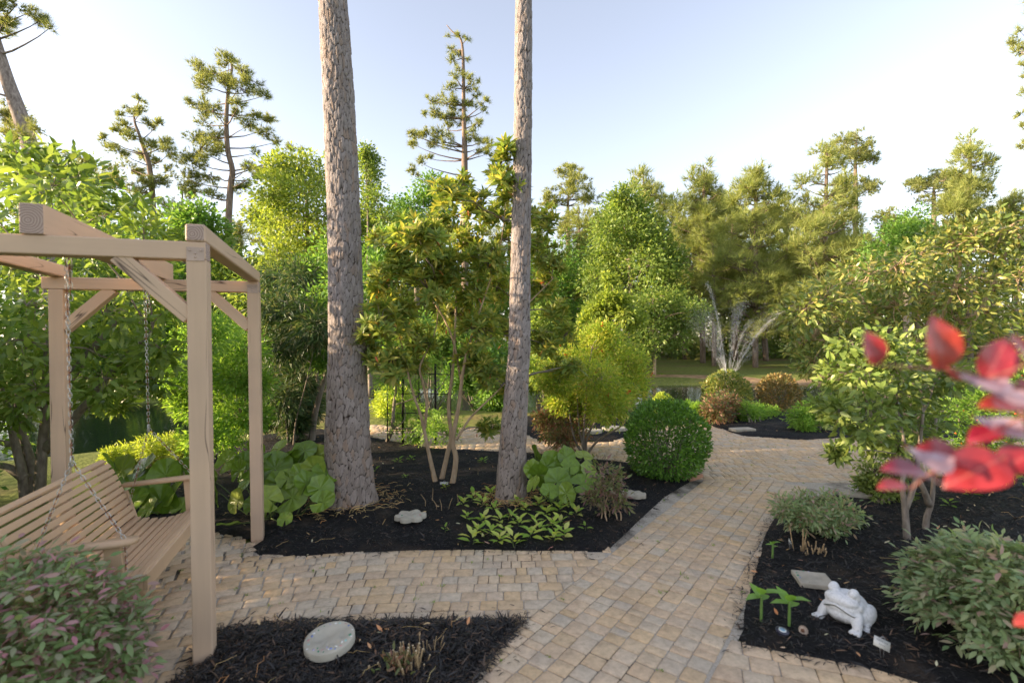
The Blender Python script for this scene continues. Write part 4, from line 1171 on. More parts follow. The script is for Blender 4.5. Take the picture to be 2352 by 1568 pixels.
for k, (x, y0, w, D, lab, m) in enumerate([(420, 470, 60, 22, 'dark green tree behind the swing frame ridge', M_BROAD), (220, 420, 60, 24, 'mid green tree over the swing frame corner', M_BROAD), (560, 560, 60, 21, 'soft green tree behind the far swing post', M_FRESH),
                                        (330, 560, 60, 24, 'shaded green tree behind the swing chains', M_BROAD), (120, 520, 70, 22, 'shaded green tree at the pond edge behind the swing', M_BROAD),
                                        (1270, 560, 60, 30, 'olive green tree in the gap beside the slimmer pine trunk', M_BROAD), (1100, 600, 60, 34, 'green tree far behind the bed shrub tree stems', M_BROAD), (-150, 380, 90, 24, 'tall green tree past the swing at the pond', M_BROAD), (-420, 420, 100, 20, 'leafy tree well past the swing beside the pond', M_BROAD),
    (1640, 560, 70, 40, 'yellow green tree filling behind the golden pines', M_FRESH), (1820, 570, 70, 38, 'soft olive tree behind the broad golden pine', M_FRESH), (1960, 560, 70, 40, 'olive tree under the flat topped pine', M_FRESH), (1340, 560, 60, 38, 'yellow green tree behind the sapling', M_FRESH), (2200, 540, 80, 38, 'olive tree behind the pointed pine', M_FRESH), (480, 560, 60, 30, 'yellow green tree below the crooked pine', M_FRESH), (760, 540, 60, 30, 'olive tree behind the lime tree', M_FRESH)]):
    r = np.random.default_rng(130+k)
    b, t = trunk_to(x, 860, x, y0+40, D, FARZ)
    L = [(x+r.normal(0, w*.7), y0+r.uniform(0, max(260, 850-y0)), r.uniform(34, 52)) for _ in range(19)]
    broadleaf(b, t, [.2, .16, .08], bl(L, D, r, .9), lab, m, 140+k, 32, 15, .25)

# ---- the wood behind, one mass
def woods():
    r = np.random.default_rng(5)
    g = Geo(); gb = Geo()
    L = []
    for k in range(190):
        x = r.uniform(-700, 3300); D = r.uniform(38, 62)
        u = (x-1176)/F
        L.append((np.array([u*D, D, r.uniform(.3, 7.0)*r.random()**.5]), np.array([2.2, 2.0, 1.7])))
    V, F_, C, _ = leaf_cloud(L, r, 32, 13, .58, leaf_small(.6), .32)
    g.add(V, F_)
    return g.obj('woods', M_WOODS, kind='stuff')
tag(woods(), 'dim green undergrowth and woods closing the far side of the pond', 'woods')
# ------------------------------------------------------------------ shrubs and garden plants
M_ANISE = leaf_mat('shrub_tree_leaf', [(.06, .095, .022), (.095, .13, .03), (.14, .16, .038), (.19, .17, .044)], .38, .4, .35)
M_WITHER = leaf_mat('withered_leaf', [(.45, .09, .03), (.5, .16, .05), (.38, .07, .05)], .35)
M_PRIVET = leaf_mat('privet_leaf', [(.055, .09, .018), (.08, .12, .026), (.115, .15, .036)], .36, .33, .45)
M_BOX = leaf_mat('boxwood_leaf', [(.028, .065, .011), (.05, .105, .016), (.085, .155, .024)], .3, .3, .45)
M_FEATHER = leaf_mat('feathery_leaf', [(.085, .135, .02), (.13, .185, .03), (.19, .22, .04), (.22, .20, .05)], .5)
M_REDGREEN = leaf_mat('red_green_leaf', [(.06, .085, .03), (.08, .085, .035), (.11, .065, .04), (.14, .065, .05)], .32)
M_PURPLE = leaf_mat('purple_leaf', [(.06, .085, .03), (.08, .09, .035), (.09, .065, .05), (.12, .06, .065), (.07, .095, .035)], .32)
M_NAND = leaf_mat('nandina_leaf', [(.07, .11, .05), (.10, .14, .07), (.135, .165, .09), (.09, .13, .055), (.12, .15, .075), (.15, .16, .09), (.19, .12, .115)], .3, .45, .35)
M_NAND2 = leaf_mat('nandina_leaf_rosy', [(.075, .115, .045), (.10, .145, .055), (.13, .165, .08), (.09, .13, .05), (.15, .155, .10), (.19, .12, .12), (.23, .10, .125)], .3, .45, .35)
M_CAM = leaf_mat('camellia_leaf', [(.05, .078, .02), (.08, .11, .028), (.12, .145, .042)], .3, .36, .4)
M_CAM2 = leaf_mat('yellowish_camellia_leaf', [(.045, .072, .018), (.075, .10, .025), (.115, .13, .035), (.17, .15, .045)], .3, .34, .45)  # leaf mix from green to brownish yellow
M_BAMBOO = leaf_mat('bamboo_leaf', [(.010, .024, .009), (.02, .042, .014), (.035, .06, .02), (.10, .10, .06)], .2)
M_FERN = leaf_mat('fern_green_leaf', [(.06, .12, .02), (.10, .17, .03), (.15, .22, .045)], .45)
M_LOW = leaf_mat('low_shrub_leaf', [(.12, .16, .025), (.17, .21, .035), (.22, .25, .05)], .4)
M_HOSTA = leaf_mat('variegated_leaf', [(.12, .20, .035), (.17, .25, .045), (.26, .30, .06), (.38, .36, .10)], .4)

def split_parts(root, name, tpls, P, D, Nn, S, mat, nparts, rest_name='foliage', mats2=None):
    """the nparts pieces that show largest become parts of their own; the rest stays one mass"""
    r = np.random.default_rng(len(P))
    order = np.argsort(P[:, 1]-.0*S)
    off = np.array(root.location)
    X, Dn, Z = frames(D, Nn)
    meshes = []
    for V, F_ in tpls:
        g = Geo(); g.add(V, F_); meshes.append(g.mesh(name, mat))
    for i in order[:nparts]:
        mobj(name, meshes[int(r.integers(len(meshes)))], root, mat4(P[i]-off, X[i], Dn[i], Z[i], S[i]))
    rest = order[nparts:]
    if len(rest):
        g = Geo(); pick = r.integers(len(tpls), size=len(rest))
        for k, tp in enumerate(tpls):
            j = rest[pick == k]
            if len(j):
                V, F_ = place(tp, P[j], D[j], Nn[j], S[j]); g.add(V, F_)
        g.obj(rest_name, mat, root, kind='stuff')
def rosette_tpl(seed, n=12, w=.31, up=(.1, 1.0)):
    r = np.random.default_rng(seed)
    a = np.arange(n)*2.4+r.uniform(0, .5, n); el = np.linspace(up[0], up[1], n)
    D = np.c_[np.cos(a)*np.cos(el), np.sin(el)+.15, np.sin(a)*np.cos(el)]
    Nn = np.cross(np.cross(D, [0, 1.0, 0]), D)+r.normal(0, .25, (n, 3))
    P = np.c_[np.zeros(n), np.linspace(-.15, .1, n), np.zeros(n)]
    tp = leaf_mid(w, .18, .10); tp = (tp[0], tp[1])
    return place(tp, P, D, Nn, r.uniform(.75, 1.1, n)*np.linspace(1, .6, n))
def spray_tpl(seed, n=9, w=.40, leaf=.38):
    """a compound leaf: leaflets along a thin stalk that forks"""
    r = np.random.default_rng(seed)
    P, D = [], []
    for k in range(n):
        f = .25 + .75*(k//2)/max(1, (n-1)//2); s = 1 if k % 2 else -1
        if k == n-1: P.append((0, 1, 0)); D.append((0, 1, -.1))
        else:
            P.append((s*.06*f, f*.85, .02)); D.append((s*r.uniform(.7, 1.1), r.uniform(.45, .8), r.normal(0, .25)))
    P, D = np.array(P), np.array(D)
    V, F_ = place(leaf_mid(w, .15, .12), P, D, np.tile([0, 0, 1.0], (n, 1))+r.normal(0, .3, (n, 3)), r.uniform(.8, 1.15, n)*leaf)
    g = Geo(); g.add(V, F_)
    v, f = tube([(0, 0, 0), (0, .5, .02), (0, 1, 0)], [.012, .009, .004], 3, False)
    k = len(V)
    return np.concatenate([V, v]), F_+[q+k for q in f]
def stems_obj(root, name, polylines, mat, sides=7):
    for pts, rad in polylines:
        g = Geo(); P = smooth_path(pts, max(8, len(pts)*4)); R = np.interp(np.linspace(0, 1, len(P)), np.linspace(0, 1, len(rad)), rad)
        V, F_ = tube(P, R, sides); g.add(V, F_); g.obj(name, mat, root, smooth=True)
def twig_net(lobes, starts, r, sub_c=None, rad=.012):
    g = Geo(); S = np.asarray(starts)
    for j, (c, q) in enumerate(lobes):
        c = np.asarray(c); i = np.argmin(np.linalg.norm(S-c, axis=1)+np.maximum(0, S[:, 2]-c[2])*1.5)
        V, F_ = tube(curve(S[i], c, .03, 6, .05*np.mean(q), r), np.linspace(rad, rad*.45, 6), 5, False); g.add(V, F_)
        if sub_c is not None:
            for e in sub_c[j]:
                V, F_ = tube(curve(c, e, .02, 4, .06*np.mean(q), r), np.linspace(rad*.45, rad*.2, 4), 3, False); g.add(V, F_)
    return g

# --- the multi-stemmed shrub tree between the two pines
def shrub_tree():
    r = np.random.default_rng(301); b = G(1020, 1112); D = b[1]
    root = thing('shrub_tree', b, 'multi-stemmed shrub tree with leaf rosettes and smooth tan stems', 'shrub tree')
    st = [([(1003, 1112), (995, 1085), (985, 1040), (968, 960), (945, 890), (925, 800), (905, 740)], [.032, .026, .022, .017, .011, .007, .004], 0),
          ([(975, 985), (980, 930), (972, 880), (965, 840), (1000, 760), (1010, 660)], [.018, .015, .013, .011, .007, .004], .03),
          ([(1012, 1118), (1018, 1085), (1028, 1040), (1036, 1000), (1030, 930), (1040, 850), (1045, 760), (1050, 640), (1060, 480)], [.034, .03, .027, .024, .02, .017, .012, .007, .004], .12),
          ([(1036, 1130), (1042, 1095), (1047, 1050), (1040, 1010), (1054, 930), (1064, 850), (1080, 780), (1110, 690), (1150, 560), (1165, 420)], [.036, .032, .029, .027, .022, .018, .013, .009, .006, .003], -.06),
          ([(1048, 1010), (1080, 960), (1125, 915), (1160, 880)], [.016, .012, .009, .005], -.15),
          ([(1060, 880), (1040, 780), (1000, 700), (930, 630)], [.016, .012, .008, .004], .1),
          ([(1080, 790), (1150, 760), (1220, 690), (1270, 640)], [.014, .010, .008, .004], .25)]
    allp = []
    pl = []
    for pts, rad, dd in st:
        Q = np.array([Wp(x, y, D+dd*(1+.0*i)) for i, (x, y) in enumerate(pts)])
        if pts[0][1] > 1100: Q[0][2] = -.03
        allp.append(smooth_path(Q, 30)); pl.append((Q, rad))
    stems_obj(root, 'stem', pl, M_STEM, 9)
    L = [(795, 768, 28), (840, 800, 32), (870, 745, 42), (920, 720, 45), (960, 780, 40), (900, 835, 36), (945, 830, 34), (880, 650, 40), (930, 620, 45), (980, 660, 45), (1030, 620, 45), (905, 570, 32), (960, 540, 42), (1020, 520, 45),
         (1070, 560, 45), (1120, 600, 45), (1140, 660, 45), (1090, 680, 45), (1040, 720, 45), (1100, 760, 45), (1150, 750, 38), (1080, 820, 36), (1120, 855, 36), (1170, 880, 34), (1125, 985, 26), (1030, 450, 34), (1060, 425, 24),
         (1100, 480, 42), (1150, 500, 40), (1160, 420, 32), (1150, 375, 24), (1165, 342, 14), (1182, 440, 30), (1205, 490, 32), (1255, 505, 30), (1225, 560, 35), (1265, 600, 38), (1240, 660, 40), (1275, 720, 38), (1250, 790, 36), (1300, 770, 30),
         (1180, 560, 40), (1000, 590, 45), (865, 545, 18), (1320, 840, 22), (1285, 850, 26)]
    lobes = []
    for x, y, q in L:
        dd = r.normal(0, .38)
        if y < 480 and x > 1120: dd = abs(dd)*.3-.75
        if x > 1210: dd = abs(r.normal(.35, .3))
        lobes.append((Wp(x, y, D+dd), px(D, q)))
    P, Dv, subs = [], [], []
    for c, q in lobes:
        n = max(8, int(34*(q/.2)**1.5)); d = rand_dirs(n, r); pp = c+d*q*r.random((n, 1))**.4
        P.append(pp); Dv.append(norm(d)*.7+[0, 0, .75]+r.normal(0, .25, (n, 3))); subs.append(pp)
    twig_net(lobes, np.concatenate(allp), r, subs, .011).obj('twigs', M_GREYSTEM, root)
    P, Dv = np.concatenate(P), np.concatenate(Dv); n = len(P)
    tp = [rosette_tpl(k) for k in range(5)]
    split_parts(root, 'leaf_rosette', tp, P, Dv, r.normal(size=(n, 3)), r.uniform(.12, .165, n), M_ANISE, 300)
    j = r.choice(n, 130); g = Geo()
    V, F_ = place(leaf_mid(.28), P[j]+r.normal(0, .03, (130, 3)), r.normal(0, .5, (130, 3))+[0, 0, -1.0], r.normal(size=(130, 3)), r.uniform(.06, .09, 130)); g.add(V, F_)
    g.obj('withered_leaves', M_WITHER, root, kind='stuff')
shrub_tree()

def shrub(base, lobes, label, mat, seed, sub=30, per=20, size=.05, tpl=None, name='shrub', cat='shrub', group=None, stems=(), stem_mat=None, twig=.006, nparts=0, srad=.3, up=.5, droop=0.0, extra=None, srad_stem=(.02, .008), part='leaf', tw=.4):
    r = np.random.default_rng(seed)
    root = thing(name, base, label, cat, group)
    stem_mat = stem_mat or M_GREYSTEM
    starts = [np.asarray(base, float)+[0, 0, .05]]
    pl = []
    for s in stems:
        Q = np.asarray(s, float); pl.append((Q, np.linspace(srad_stem[0], srad_stem[1], len(Q)))); starts += list(smooth_path(Q, 16)[3:])
    if pl: stems_obj(root, 'stem', pl, stem_mat, 7)
    else:
        for k in range(5):
            c = lobes[r.integers(len(lobes))][0]
            Q = curve(np.asarray(base)+[r.normal(0, .04), r.normal(0, .04), -.02], c, 0, 5, .02, r)
            stems_obj(root, 'stem', [(Q, np.linspace(srad_stem[0], srad_stem[1], 5))], stem_mat, 5); starts += list(Q[2:])
    tpl = tpl or leaf_small(.5)
    V, F_, C, (P, D, Nn, S) = leaf_cloud(lobes, r, sub, per, size, tpl, srad, up, 1, droop)
    subs = [C[j*sub:j*sub+int(sub*tw)] for j in range(len(lobes))]
    twig_net(lobes, starts, r, subs, twig).obj('twigs', stem_mat, root)
    if nparts: split_parts(root, part, [tpl], P, D, Nn, S, mat, nparts)
    else:
        g = Geo(); g.add(V, F_); g.obj('foliage', mat, root, kind='stuff')
    return root, r, P
def px_l(L, D, r, dj=.25, asp=1.0, depth=1.0):
    return [(Wp(x, y, D+r.normal(0, dj)), np.array([px(D, q), px(D, q)*depth, px(D, q)*asp])) for x, y, q in L]
rs = np.random.default_rng(55)
# privet tree wrapped round the far side of the swing frame
bp = G(70, 1150); Dp = bp[1]
st = [[G(60, 1150)-[0, 0, .05], Wp(50, 1080, Dp), Wp(30, 1000, Dp), Wp(10, 900, Dp), Wp(-10, 780, Dp)], [G(78, 1150)-[0, 0, .05], Wp(70, 1060, Dp+.1), Wp(40, 950, Dp+.1), Wp(60, 820, Dp+.1), Wp(90, 640, Dp+.1)],
      [G(90, 1150)-[0, 0, .05], Wp(96, 1040, Dp-.05), Wp(106, 940, Dp-.1), Wp(110, 800, Dp-.1), Wp(160, 620, Dp-.1), Wp(200, 480, Dp)], [Wp(70, 1060, Dp+.1), Wp(20, 1020, Dp+.1), Wp(-60, 1010, Dp)],
      [Wp(96, 1040, Dp), Wp(170, 960, Dp-.2), Wp(260, 850, Dp-.3), Wp(350, 760, Dp-.3)], [Wp(106, 940, Dp), Wp(190, 830, Dp), Wp(290, 700, Dp+.2), Wp(330, 560, Dp+.3)], [Wp(60, 1100, Dp), Wp(10, 1070, Dp), Wp(-50, 1065, Dp)]]
LP = [(40, 400, 60), (120, 430, 60), (200, 430, 50), (60, 500, 60), (150, 520, 60), (250, 490, 48), (310, 480, 38), (330, 540, 42), (200, 580, 55), (100, 600, 60), (30, 620, 60), (250, 640, 55), (330, 640, 48), (60, 700, 60), (160, 700, 55),
      (240, 720, 55), (320, 720, 48), (390, 700, 40), (40, 780, 55), (120, 790, 45), (220, 800, 48), (300, 810, 46), (370, 800, 40), (30, 860, 48), (85, 890, 36), (240, 870, 42), (320, 870, 40), (200, 910, 30), (360, 870, 34), (30, 935, 36),
      (270, 930, 22), (40, 350, 40), (-50, 450, 80), (-50, 600, 80), (-50, 800, 80), (400, 560, 30), (130, 380, 40)]
shrub(bp, [(Wp(x, y, Dp-.15+rs.normal(0, .4)-(.35 if y > 650 and x < 130 else 0)), px(Dp, q)) for x, y, q in LP], 'leafy privet tree growing around the back of the swing frame', M_PRIVET, 311, 15, 11, .115, leaf_mid(.42, .2, .1), 'privet_tree', 'tree', stems=st,
      stem_mat=M_GREYSTEM, twig=.010, nparts=300, srad=.36, srad_stem=(.055, .014), tw=.7)
# boxwood ball
def ball(cx, cy, rp, D, label, mat, seed, n, size, name='clipped_shrub', asp=1.0, group=None, base_y=None):
    r = np.random.default_rng(seed); c = Wp(cx, cy, D); R = px(D, rp)
    root = thing(name, (c[0], c[1], 0 if base_y is None else base_y), label, 'shrub', group)
    d = rand_dirs(n, r); lump = 1+.11*vnoise(d*1.0, 3.2, seed)+.07*vnoise(d, 9, seed+1)+.05*np.abs(r.normal(0, 1, n))*(r.random(n) < .08)
    q = np.where(r.random(n) < .72, r.uniform(.88, 1.02, n), r.uniform(.45, .9, n))*lump
    P = c + d*q[:, None]*R*[1, 1, asp]
    ok = P[:, 2] > root.location.z+.03
    V, F_ = place(leaf_mid(.5, .1, .12), P[ok], (d+r.normal(0, .5, (n, 3))+[0, 0, .35])[ok], (r.normal(0, .5, (n, 3))+[0, 0, .9]+d*.6)[ok], r.uniform(.7, 1.2, ok.sum())*size)
    g = Geo(); g.add(V, F_); g.obj('foliage', mat, root, kind='stuff')
    g = Geo()
    for k in range(40):
        e = c+rand_dirs(1, r)[0]*R*.9*[1, 1, asp]
        if e[2] < root.location.z+.08: continue
        v, f = tube(curve(np.array(root.location)+[r.normal(0, .02), r.normal(0, .02), -.02], e, 0, 5, R*.06, r), np.linspace(.012, .003, 5), 4, False); g.add(v, f)
    g.obj('stems', M_GREYSTEM, root, kind='stuff')
    return root
ball(1530, 1013, 93, 5.62, 'round glossy green boxwood beside the paved plaza', M_BOX, 321, 10500, .044)
ball(1668, 905, 50, 10.3, 'round clipped shrub with sunlit top in front of the fountain', M_CAM2, 322, 4200, .07, base_y=-.03)
ball(1790, 905, 44, 10.6, 'brownish round shrub next to the fountain shrub', leaf_mat('bronze_leaf', [(.07, .07, .03), (.11, .09, .035), (.16, .10, .04)], .25, .35), 323, 3400, .07, base_y=-.03)
ball(1522, 926, 22, 9.5, 'small yellow green shrub peeking over the boxwood', M_LOW, 324, 1500, .05, base_y=-.03)
# feathery shrub with orange flowers
bs = G(1345, 1048); Df = bs[1]
FL = [(1300, 830, 44), (1350, 795, 46), (1400, 800, 50), (1440, 840, 42), (1380, 870, 52), (1430, 900, 40), (1320, 880, 46), (1340, 930, 36), (1400, 930, 40), (1452, 880, 34), (1275, 870, 32), (1380, 770, 30), (1290, 920, 28)]
fst = [[bs, Wp(1350, 1000, Df), Wp(1385, 940, Df), Wp(1420, 880, Df)], [bs, Wp(1340, 1000, Df), Wp(1345, 930, Df), Wp(1350, 860, Df), Wp(1360, 800, Df)], [bs, Wp(1320, 1010, Df), Wp(1305, 930, Df), Wp(1300, 860, Df)],
       [bs, Wp(1375, 1010, Df-.1), Wp(1430, 975, Df-.1), Wp(1445, 940, Df-.1)], [bs, Wp(1330, 980, Df), Wp(1325, 900, Df)]]
rt, r, P = shrub(bs, px_l(FL, Df, rs, .25), 'feathery yellow green shrub on thin bare stems with orange flowers', M_FEATHER, 331, 46, 46, .058, leaf_small(.34), 'feathery_shrub', stems=fst, srad=.32, twig=.006, srad_stem=(.02, .006))
g = Geo()
for p in P[r.choice(len(P), 26)]:
    V, F_ = place(leaf_small(.8), np.repeat(p[None], 6, 0), r.normal(size=(6, 3)), r.normal(size=(6, 3)), .045); g.add(V, F_)
g.obj('flowers', plain('orange_petal', (.65, .12, .03), .6), rt, kind='stuff')
b = G(1300, 1035)
shrub(b, px_l([(1275, 940, 34), (1310, 955, 34), (1265, 985, 30), (1320, 995, 28), (1290, 1010, 24), (1250, 960, 22)], b[1], rs, .2), 'reddish green nandina behind the leopard plant', M_REDGREEN, 332, 34, 22, .06, leaf_small(.4))
b = G(1400, 1200)
shrub(b, px_l([(1380, 1085, 26), (1410, 1105, 22), (1395, 1160, 24), (1365, 1140, 20), (1425, 1150, 20), (1390, 1120, 22)], b[1], rs, .08), 'wispy purple and green nandina beside the flower stone', M_PURPLE, 333, 15, 9, .06, leaf_small(.36), stem_mat=M_STEM, srad=.36, srad_stem=(.007, .004), twig=.003)
b = G(1660, 975)
shrub(b, px_l([(1640, 935, 24), (1670, 925, 24), (1690, 945, 22), (1655, 955, 22), (1625, 950, 16)], b[1]+.2, rs, .15), 'pinkish bronze nandina mound at the plaza edge', M_REDGREEN, 334, 40, 24, .07, leaf_small(.4))
b = G(1735, 975)
shrub(b, px_l([(1715, 945, 20), (1745, 945, 20), (1770, 950, 18), (1730, 955, 18), (1600, 940, 14), (1580, 935, 12)], b[1]+.3, rs, .2), 'soft fresh green low shrub beside the bronze nandina', M_FERN, 335, 40, 24, .06, leaf_small(.3))
b = G(1860, 990)
shrub(b, px_l([(1830, 960, 20), (1860, 945, 22), (1885, 960, 22), (1850, 975, 16), (1880, 930, 18)], b[1], rs, .15), 'grey green herb with upright stems in the pond bed', M_FERN, 336, 30, 18, .07, leaf_small(.4))
# low nandina by the path, and cut stubs in front
b = G(1880, 1235)
shrub(b, px_l([(1810, 1165, 28), (1850, 1155, 30), (1895, 1155, 32), (1940, 1170, 30), (1870, 1185, 34), (1920, 1195, 32), (1830, 1190, 26), (1955, 1195, 20), (1900, 1215, 24)], b[1], rs, .14, .75), 'low spreading nandina with grey green leaves at the path edge', M_NAND, 337, 40, 9, .045, leaf_mid(.36), stem_mat=M_STEM, srad_stem=(.008, .004), twig=.003, nparts=300, tw=.3, srad=.34)
# camellia on bare trunks
bc = G(2095, 1240); Dc = bc[1]
cst = [[G(2085, 1250)-[0, 0, .05], Wp(2078, 1160, Dc), Wp(2072, 1110, Dc), Wp(2080, 1040, Dc), Wp(2060, 940, Dc)], [Wp(2078, 1170, Dc), Wp(2100, 1110, Dc), Wp(2110, 1040, Dc+.05), Wp(2120, 950, Dc)],
       [G(2125, 1225)-[0, 0, .05], Wp(2128, 1190, Dc+.15), Wp(2140, 1150, Dc+.15), Wp(2145, 1080, Dc+.15), Wp(2150, 960, Dc+.15)], [Wp(2135, 1160, Dc+.15), Wp(2115, 1110, Dc+.1), Wp(2060, 1020, Dc+.1), Wp(1990, 940, Dc+.1)]]
CL = [(1960, 900, 42), (2000, 940, 42), (2050, 900, 46), (1915, 865, 32), (1990, 850, 42), (2060, 840, 46), (2110, 900, 46), (2050, 960, 42), (2100, 975, 42), (1975, 985, 30), (2005, 1020, 28), (2120, 1035, 36), (2155, 960, 38), (1960, 800, 36), (2030, 790, 40),
      (2100, 800, 38), (2165, 860, 40), (1895, 930, 24), (1930, 950, 26), (1920, 1040, 14), (2060, 1020, 26)]
shrub(bc, px_l(CL, Dc, rs, .22), 'glossy camellia on slender pale trunks in the toad bed', M_CAM, 341, 16, 12, .07, leaf_mid(.48, .15, .08), 'camellia', stems=cst, stem_mat=M_GREYSTEM, nparts=300, srad=.36, srad_stem=(.026, .010), twig=.006, tw=.7)
bb = np.array([4.6, 5.6, 0])
BL = [(1850, 710, 42), (1900, 685, 46), (1950, 650, 48), (2000, 630, 48), (2060, 610, 50), (2120, 585, 50), (2180, 570, 50), (2240, 550, 52), (2300, 530, 52), (2350, 545, 58), (1880, 765, 42), (1940, 740, 48), (2000, 720, 52), (2060, 700, 52), (2130, 680, 55),
      (2200, 660, 58), (2270, 640, 58), (2340, 640, 60), (2350, 720, 60), (2270, 720, 55), (2200, 740, 55), (1845, 790, 30), (2300, 800, 55), (1870, 830, 34), (1930, 810, 40), (2400, 600, 70), (2400, 780, 70), (2130, 760, 50)]
bst = [[bb, bb+[-.3, 0, .8], Wp(2150, 700, 5.6), Wp(2060, 620, 5.5)], [bb, bb+[.2, 0, .9], Wp(2280, 660, 5.6), Wp(2320, 540, 5.6)], [bb, bb+[-.6, .1, .8], Wp(2020, 720, 5.8), Wp(1900, 690, 5.8)], [bb, bb+[0, 0, 1], Wp(2200, 640, 5.5), Wp(2180, 560, 5.5)],
       [bb, bb+[-.5, -.1, .7], Wp(1960, 800, 5.6), Wp(1870, 780, 5.6)]]
shrub(bb, px_l(BL, 5.6, rs, .35), 'big sunlit camellia hedge with bare tan branches showing', M_CAM2, 342, 20, 16, .08, leaf_mid(.42, .2, .08), 'camellia_hedge', stems=bst, stem_mat=M_STEM, nparts=0, srad=.36, srad_stem=(.045, .014), twig=.015, tw=.95)
rb, r, P = shrub(G(2290, 1120), px_l([(2200, 950, 46), (2260, 930, 50), (2320, 900, 50), (2205, 1030, 40), (2270, 1020, 46), (2330, 1000, 46), (2360, 850, 46), (2360, 950, 46), (2300, 1060, 34)], 4.7, rs, .25), 'bright green shrub dotted with orange berries', M_FERN, 343, 36, 18, .055, leaf_mid(.32, .1, .1), 'berry_shrub')
gb = Geo(); bm = bmesh.new(); bmesh.ops.create_icosphere(bm, subdivisions=1, radius=.011); me = bpy.data.meshes.new('berry'); bm.to_mesh(me); bm.free()
me.materials.append(plain('berry', (.75, .14, .03), .3)); me.polygons.foreach_set('use_smooth', [True]*len(me.polygons))
for p in P[r.choice(len(P), 44)]: mobj('berry', me, rb, Matrix.Translation(Vector(p-[0, .06, 0])-rb.location))
b = G(2030, 1160)
shrub(b, px_l([(2010, 1085, 30), (2045, 1110, 28), (2020, 1130, 26), (2060, 1080, 26), (2070, 1140, 22), (1990, 1110, 20)], b[1]+.15, rs, .15), 'dark glossy shrub behind the camellia trunks', M_CAM, 344, 30, 14, .05, leaf_mid(.45))
# shrubs behind the swing and the tree bed
b = Wp(670, 1000, 7.6); b[2] = -.02
shrub(b, px_l([(640, 710, 40), (690, 730, 42), (650, 790, 42), (700, 810, 42), (640, 850, 42), (690, 880, 42), (650, 920, 38), (700, 935, 32), (725, 760, 36), (620, 955, 28), (680, 975, 24), (630, 640, 36), (690, 640, 40)], 7.8, rs, .4), 'dense dark bamboo clump behind the far swing post',
      M_BAMBOO, 351, 60, 26, .14, leaf_small(.14), 'bamboo_clump', 'bamboo', srad=.32, droop=.5, srad_stem=(.012, .006))
b = G(505, 1050)
shrub(b, px_l([(450, 850, 42), (500, 830, 42), (540, 870, 42), (500, 920, 48), (550, 950, 42), (460, 940, 38), (520, 1000, 38), (470, 1000, 36), (530, 770, 42), (480, 760, 38), (560, 800, 36), (405, 865, 36), (425, 925, 32), (440, 780, 32), (590, 880, 26), (590, 960, 26)], 6.2, rs, .35),
      'tall lacy green nandina seen between the swing posts', M_FERN, 352, 50, 20, .075, leaf_small(.34), srad=.34, srad_stem=(.012, .006))
b = G(340, 1075)
shrub(b, px_l([(290, 1040, 22), (340, 1028, 26), (390, 1022, 26), (255, 1050, 18), (420, 1040, 20), (360, 1048, 18), (310, 1055, 14)], b[1]+.2, rs, .15), 'low yellow green spreading shrub behind the bench swing', M_LOW, 353, 50, 26, .045, leaf_small(.3), srad_stem=(.008, .004), twig=.004)
b = G(715, 1015)
rt = thing('leaning_tree', b, 'slim grey tree leaning out behind the thick pine trunk', 'tree')
stems_obj(rt, 'trunk', [(np.array([b-[0, 0, .05], Wp(722, 960, b[1]), Wp(735, 905, b[1]), Wp(752, 850, b[1]), Wp(775, 790, b[1]), Wp(800, 690, b[1])]), [.06, .05, .045, .04, .03, .02]), (np.array([Wp(735, 905, b[1]), Wp(728, 860, b[1]+.1), Wp(735, 780, b[1]+.1), Wp(720, 640, b[1]+.2)]), [.03, .022, .015, .01])], M_GREYSTEM, 8)
V, F_, C, _ = leaf_cloud(px_l([(735, 700, 36), (720, 620, 40), (800, 650, 40), (760, 580, 40), (850, 700, 36), (860, 620, 40), (840, 780, 30), (740, 830, 20), (880, 560, 36)], b[1], rs, .4), rs, 34, 18, .09, leaf_small(.45))
g = Geo(); g.add(V, F_); g.obj('crown', M_BROAD, rt)
for k, (x, y, q, D, lab, m) in enumerate([(905, 925, 30, 12, 'small yellow green bush by the water behind the trellis', M_LOW), (1130, 900, 34, 12, 'dark leafy bush at the pond edge behind the shrub stems', M_BROAD), (985, 790, 45, 13, 'leafy green bush behind the vine trellis', M_FRESH),
                                       (1090, 820, 45, 13, 'deep green bush by the pond between the bed pines', M_BROAD), (905, 760, 45, 14, 'dark bush in the shade beside the thick pine', M_BROAD), (1250, 850, 34, 11, 'fresh green bush beside the slimmer pine trunk', M_FRESH), (1235, 740, 40, 13, 'bright bush behind the slimmer pine', M_FRESH)]):
    b = Wp(x, y, D); b[2] = -.1 if D < 11 else -.3
    r = np.random.default_rng(360+k)
    shrub(b, px_l([(x+r.normal(0, q*.6), y+r.normal(0, q*.5), q*.75) for _ in range(8)], D, r, .5), lab, m, 370+k, 40, 20, .11)

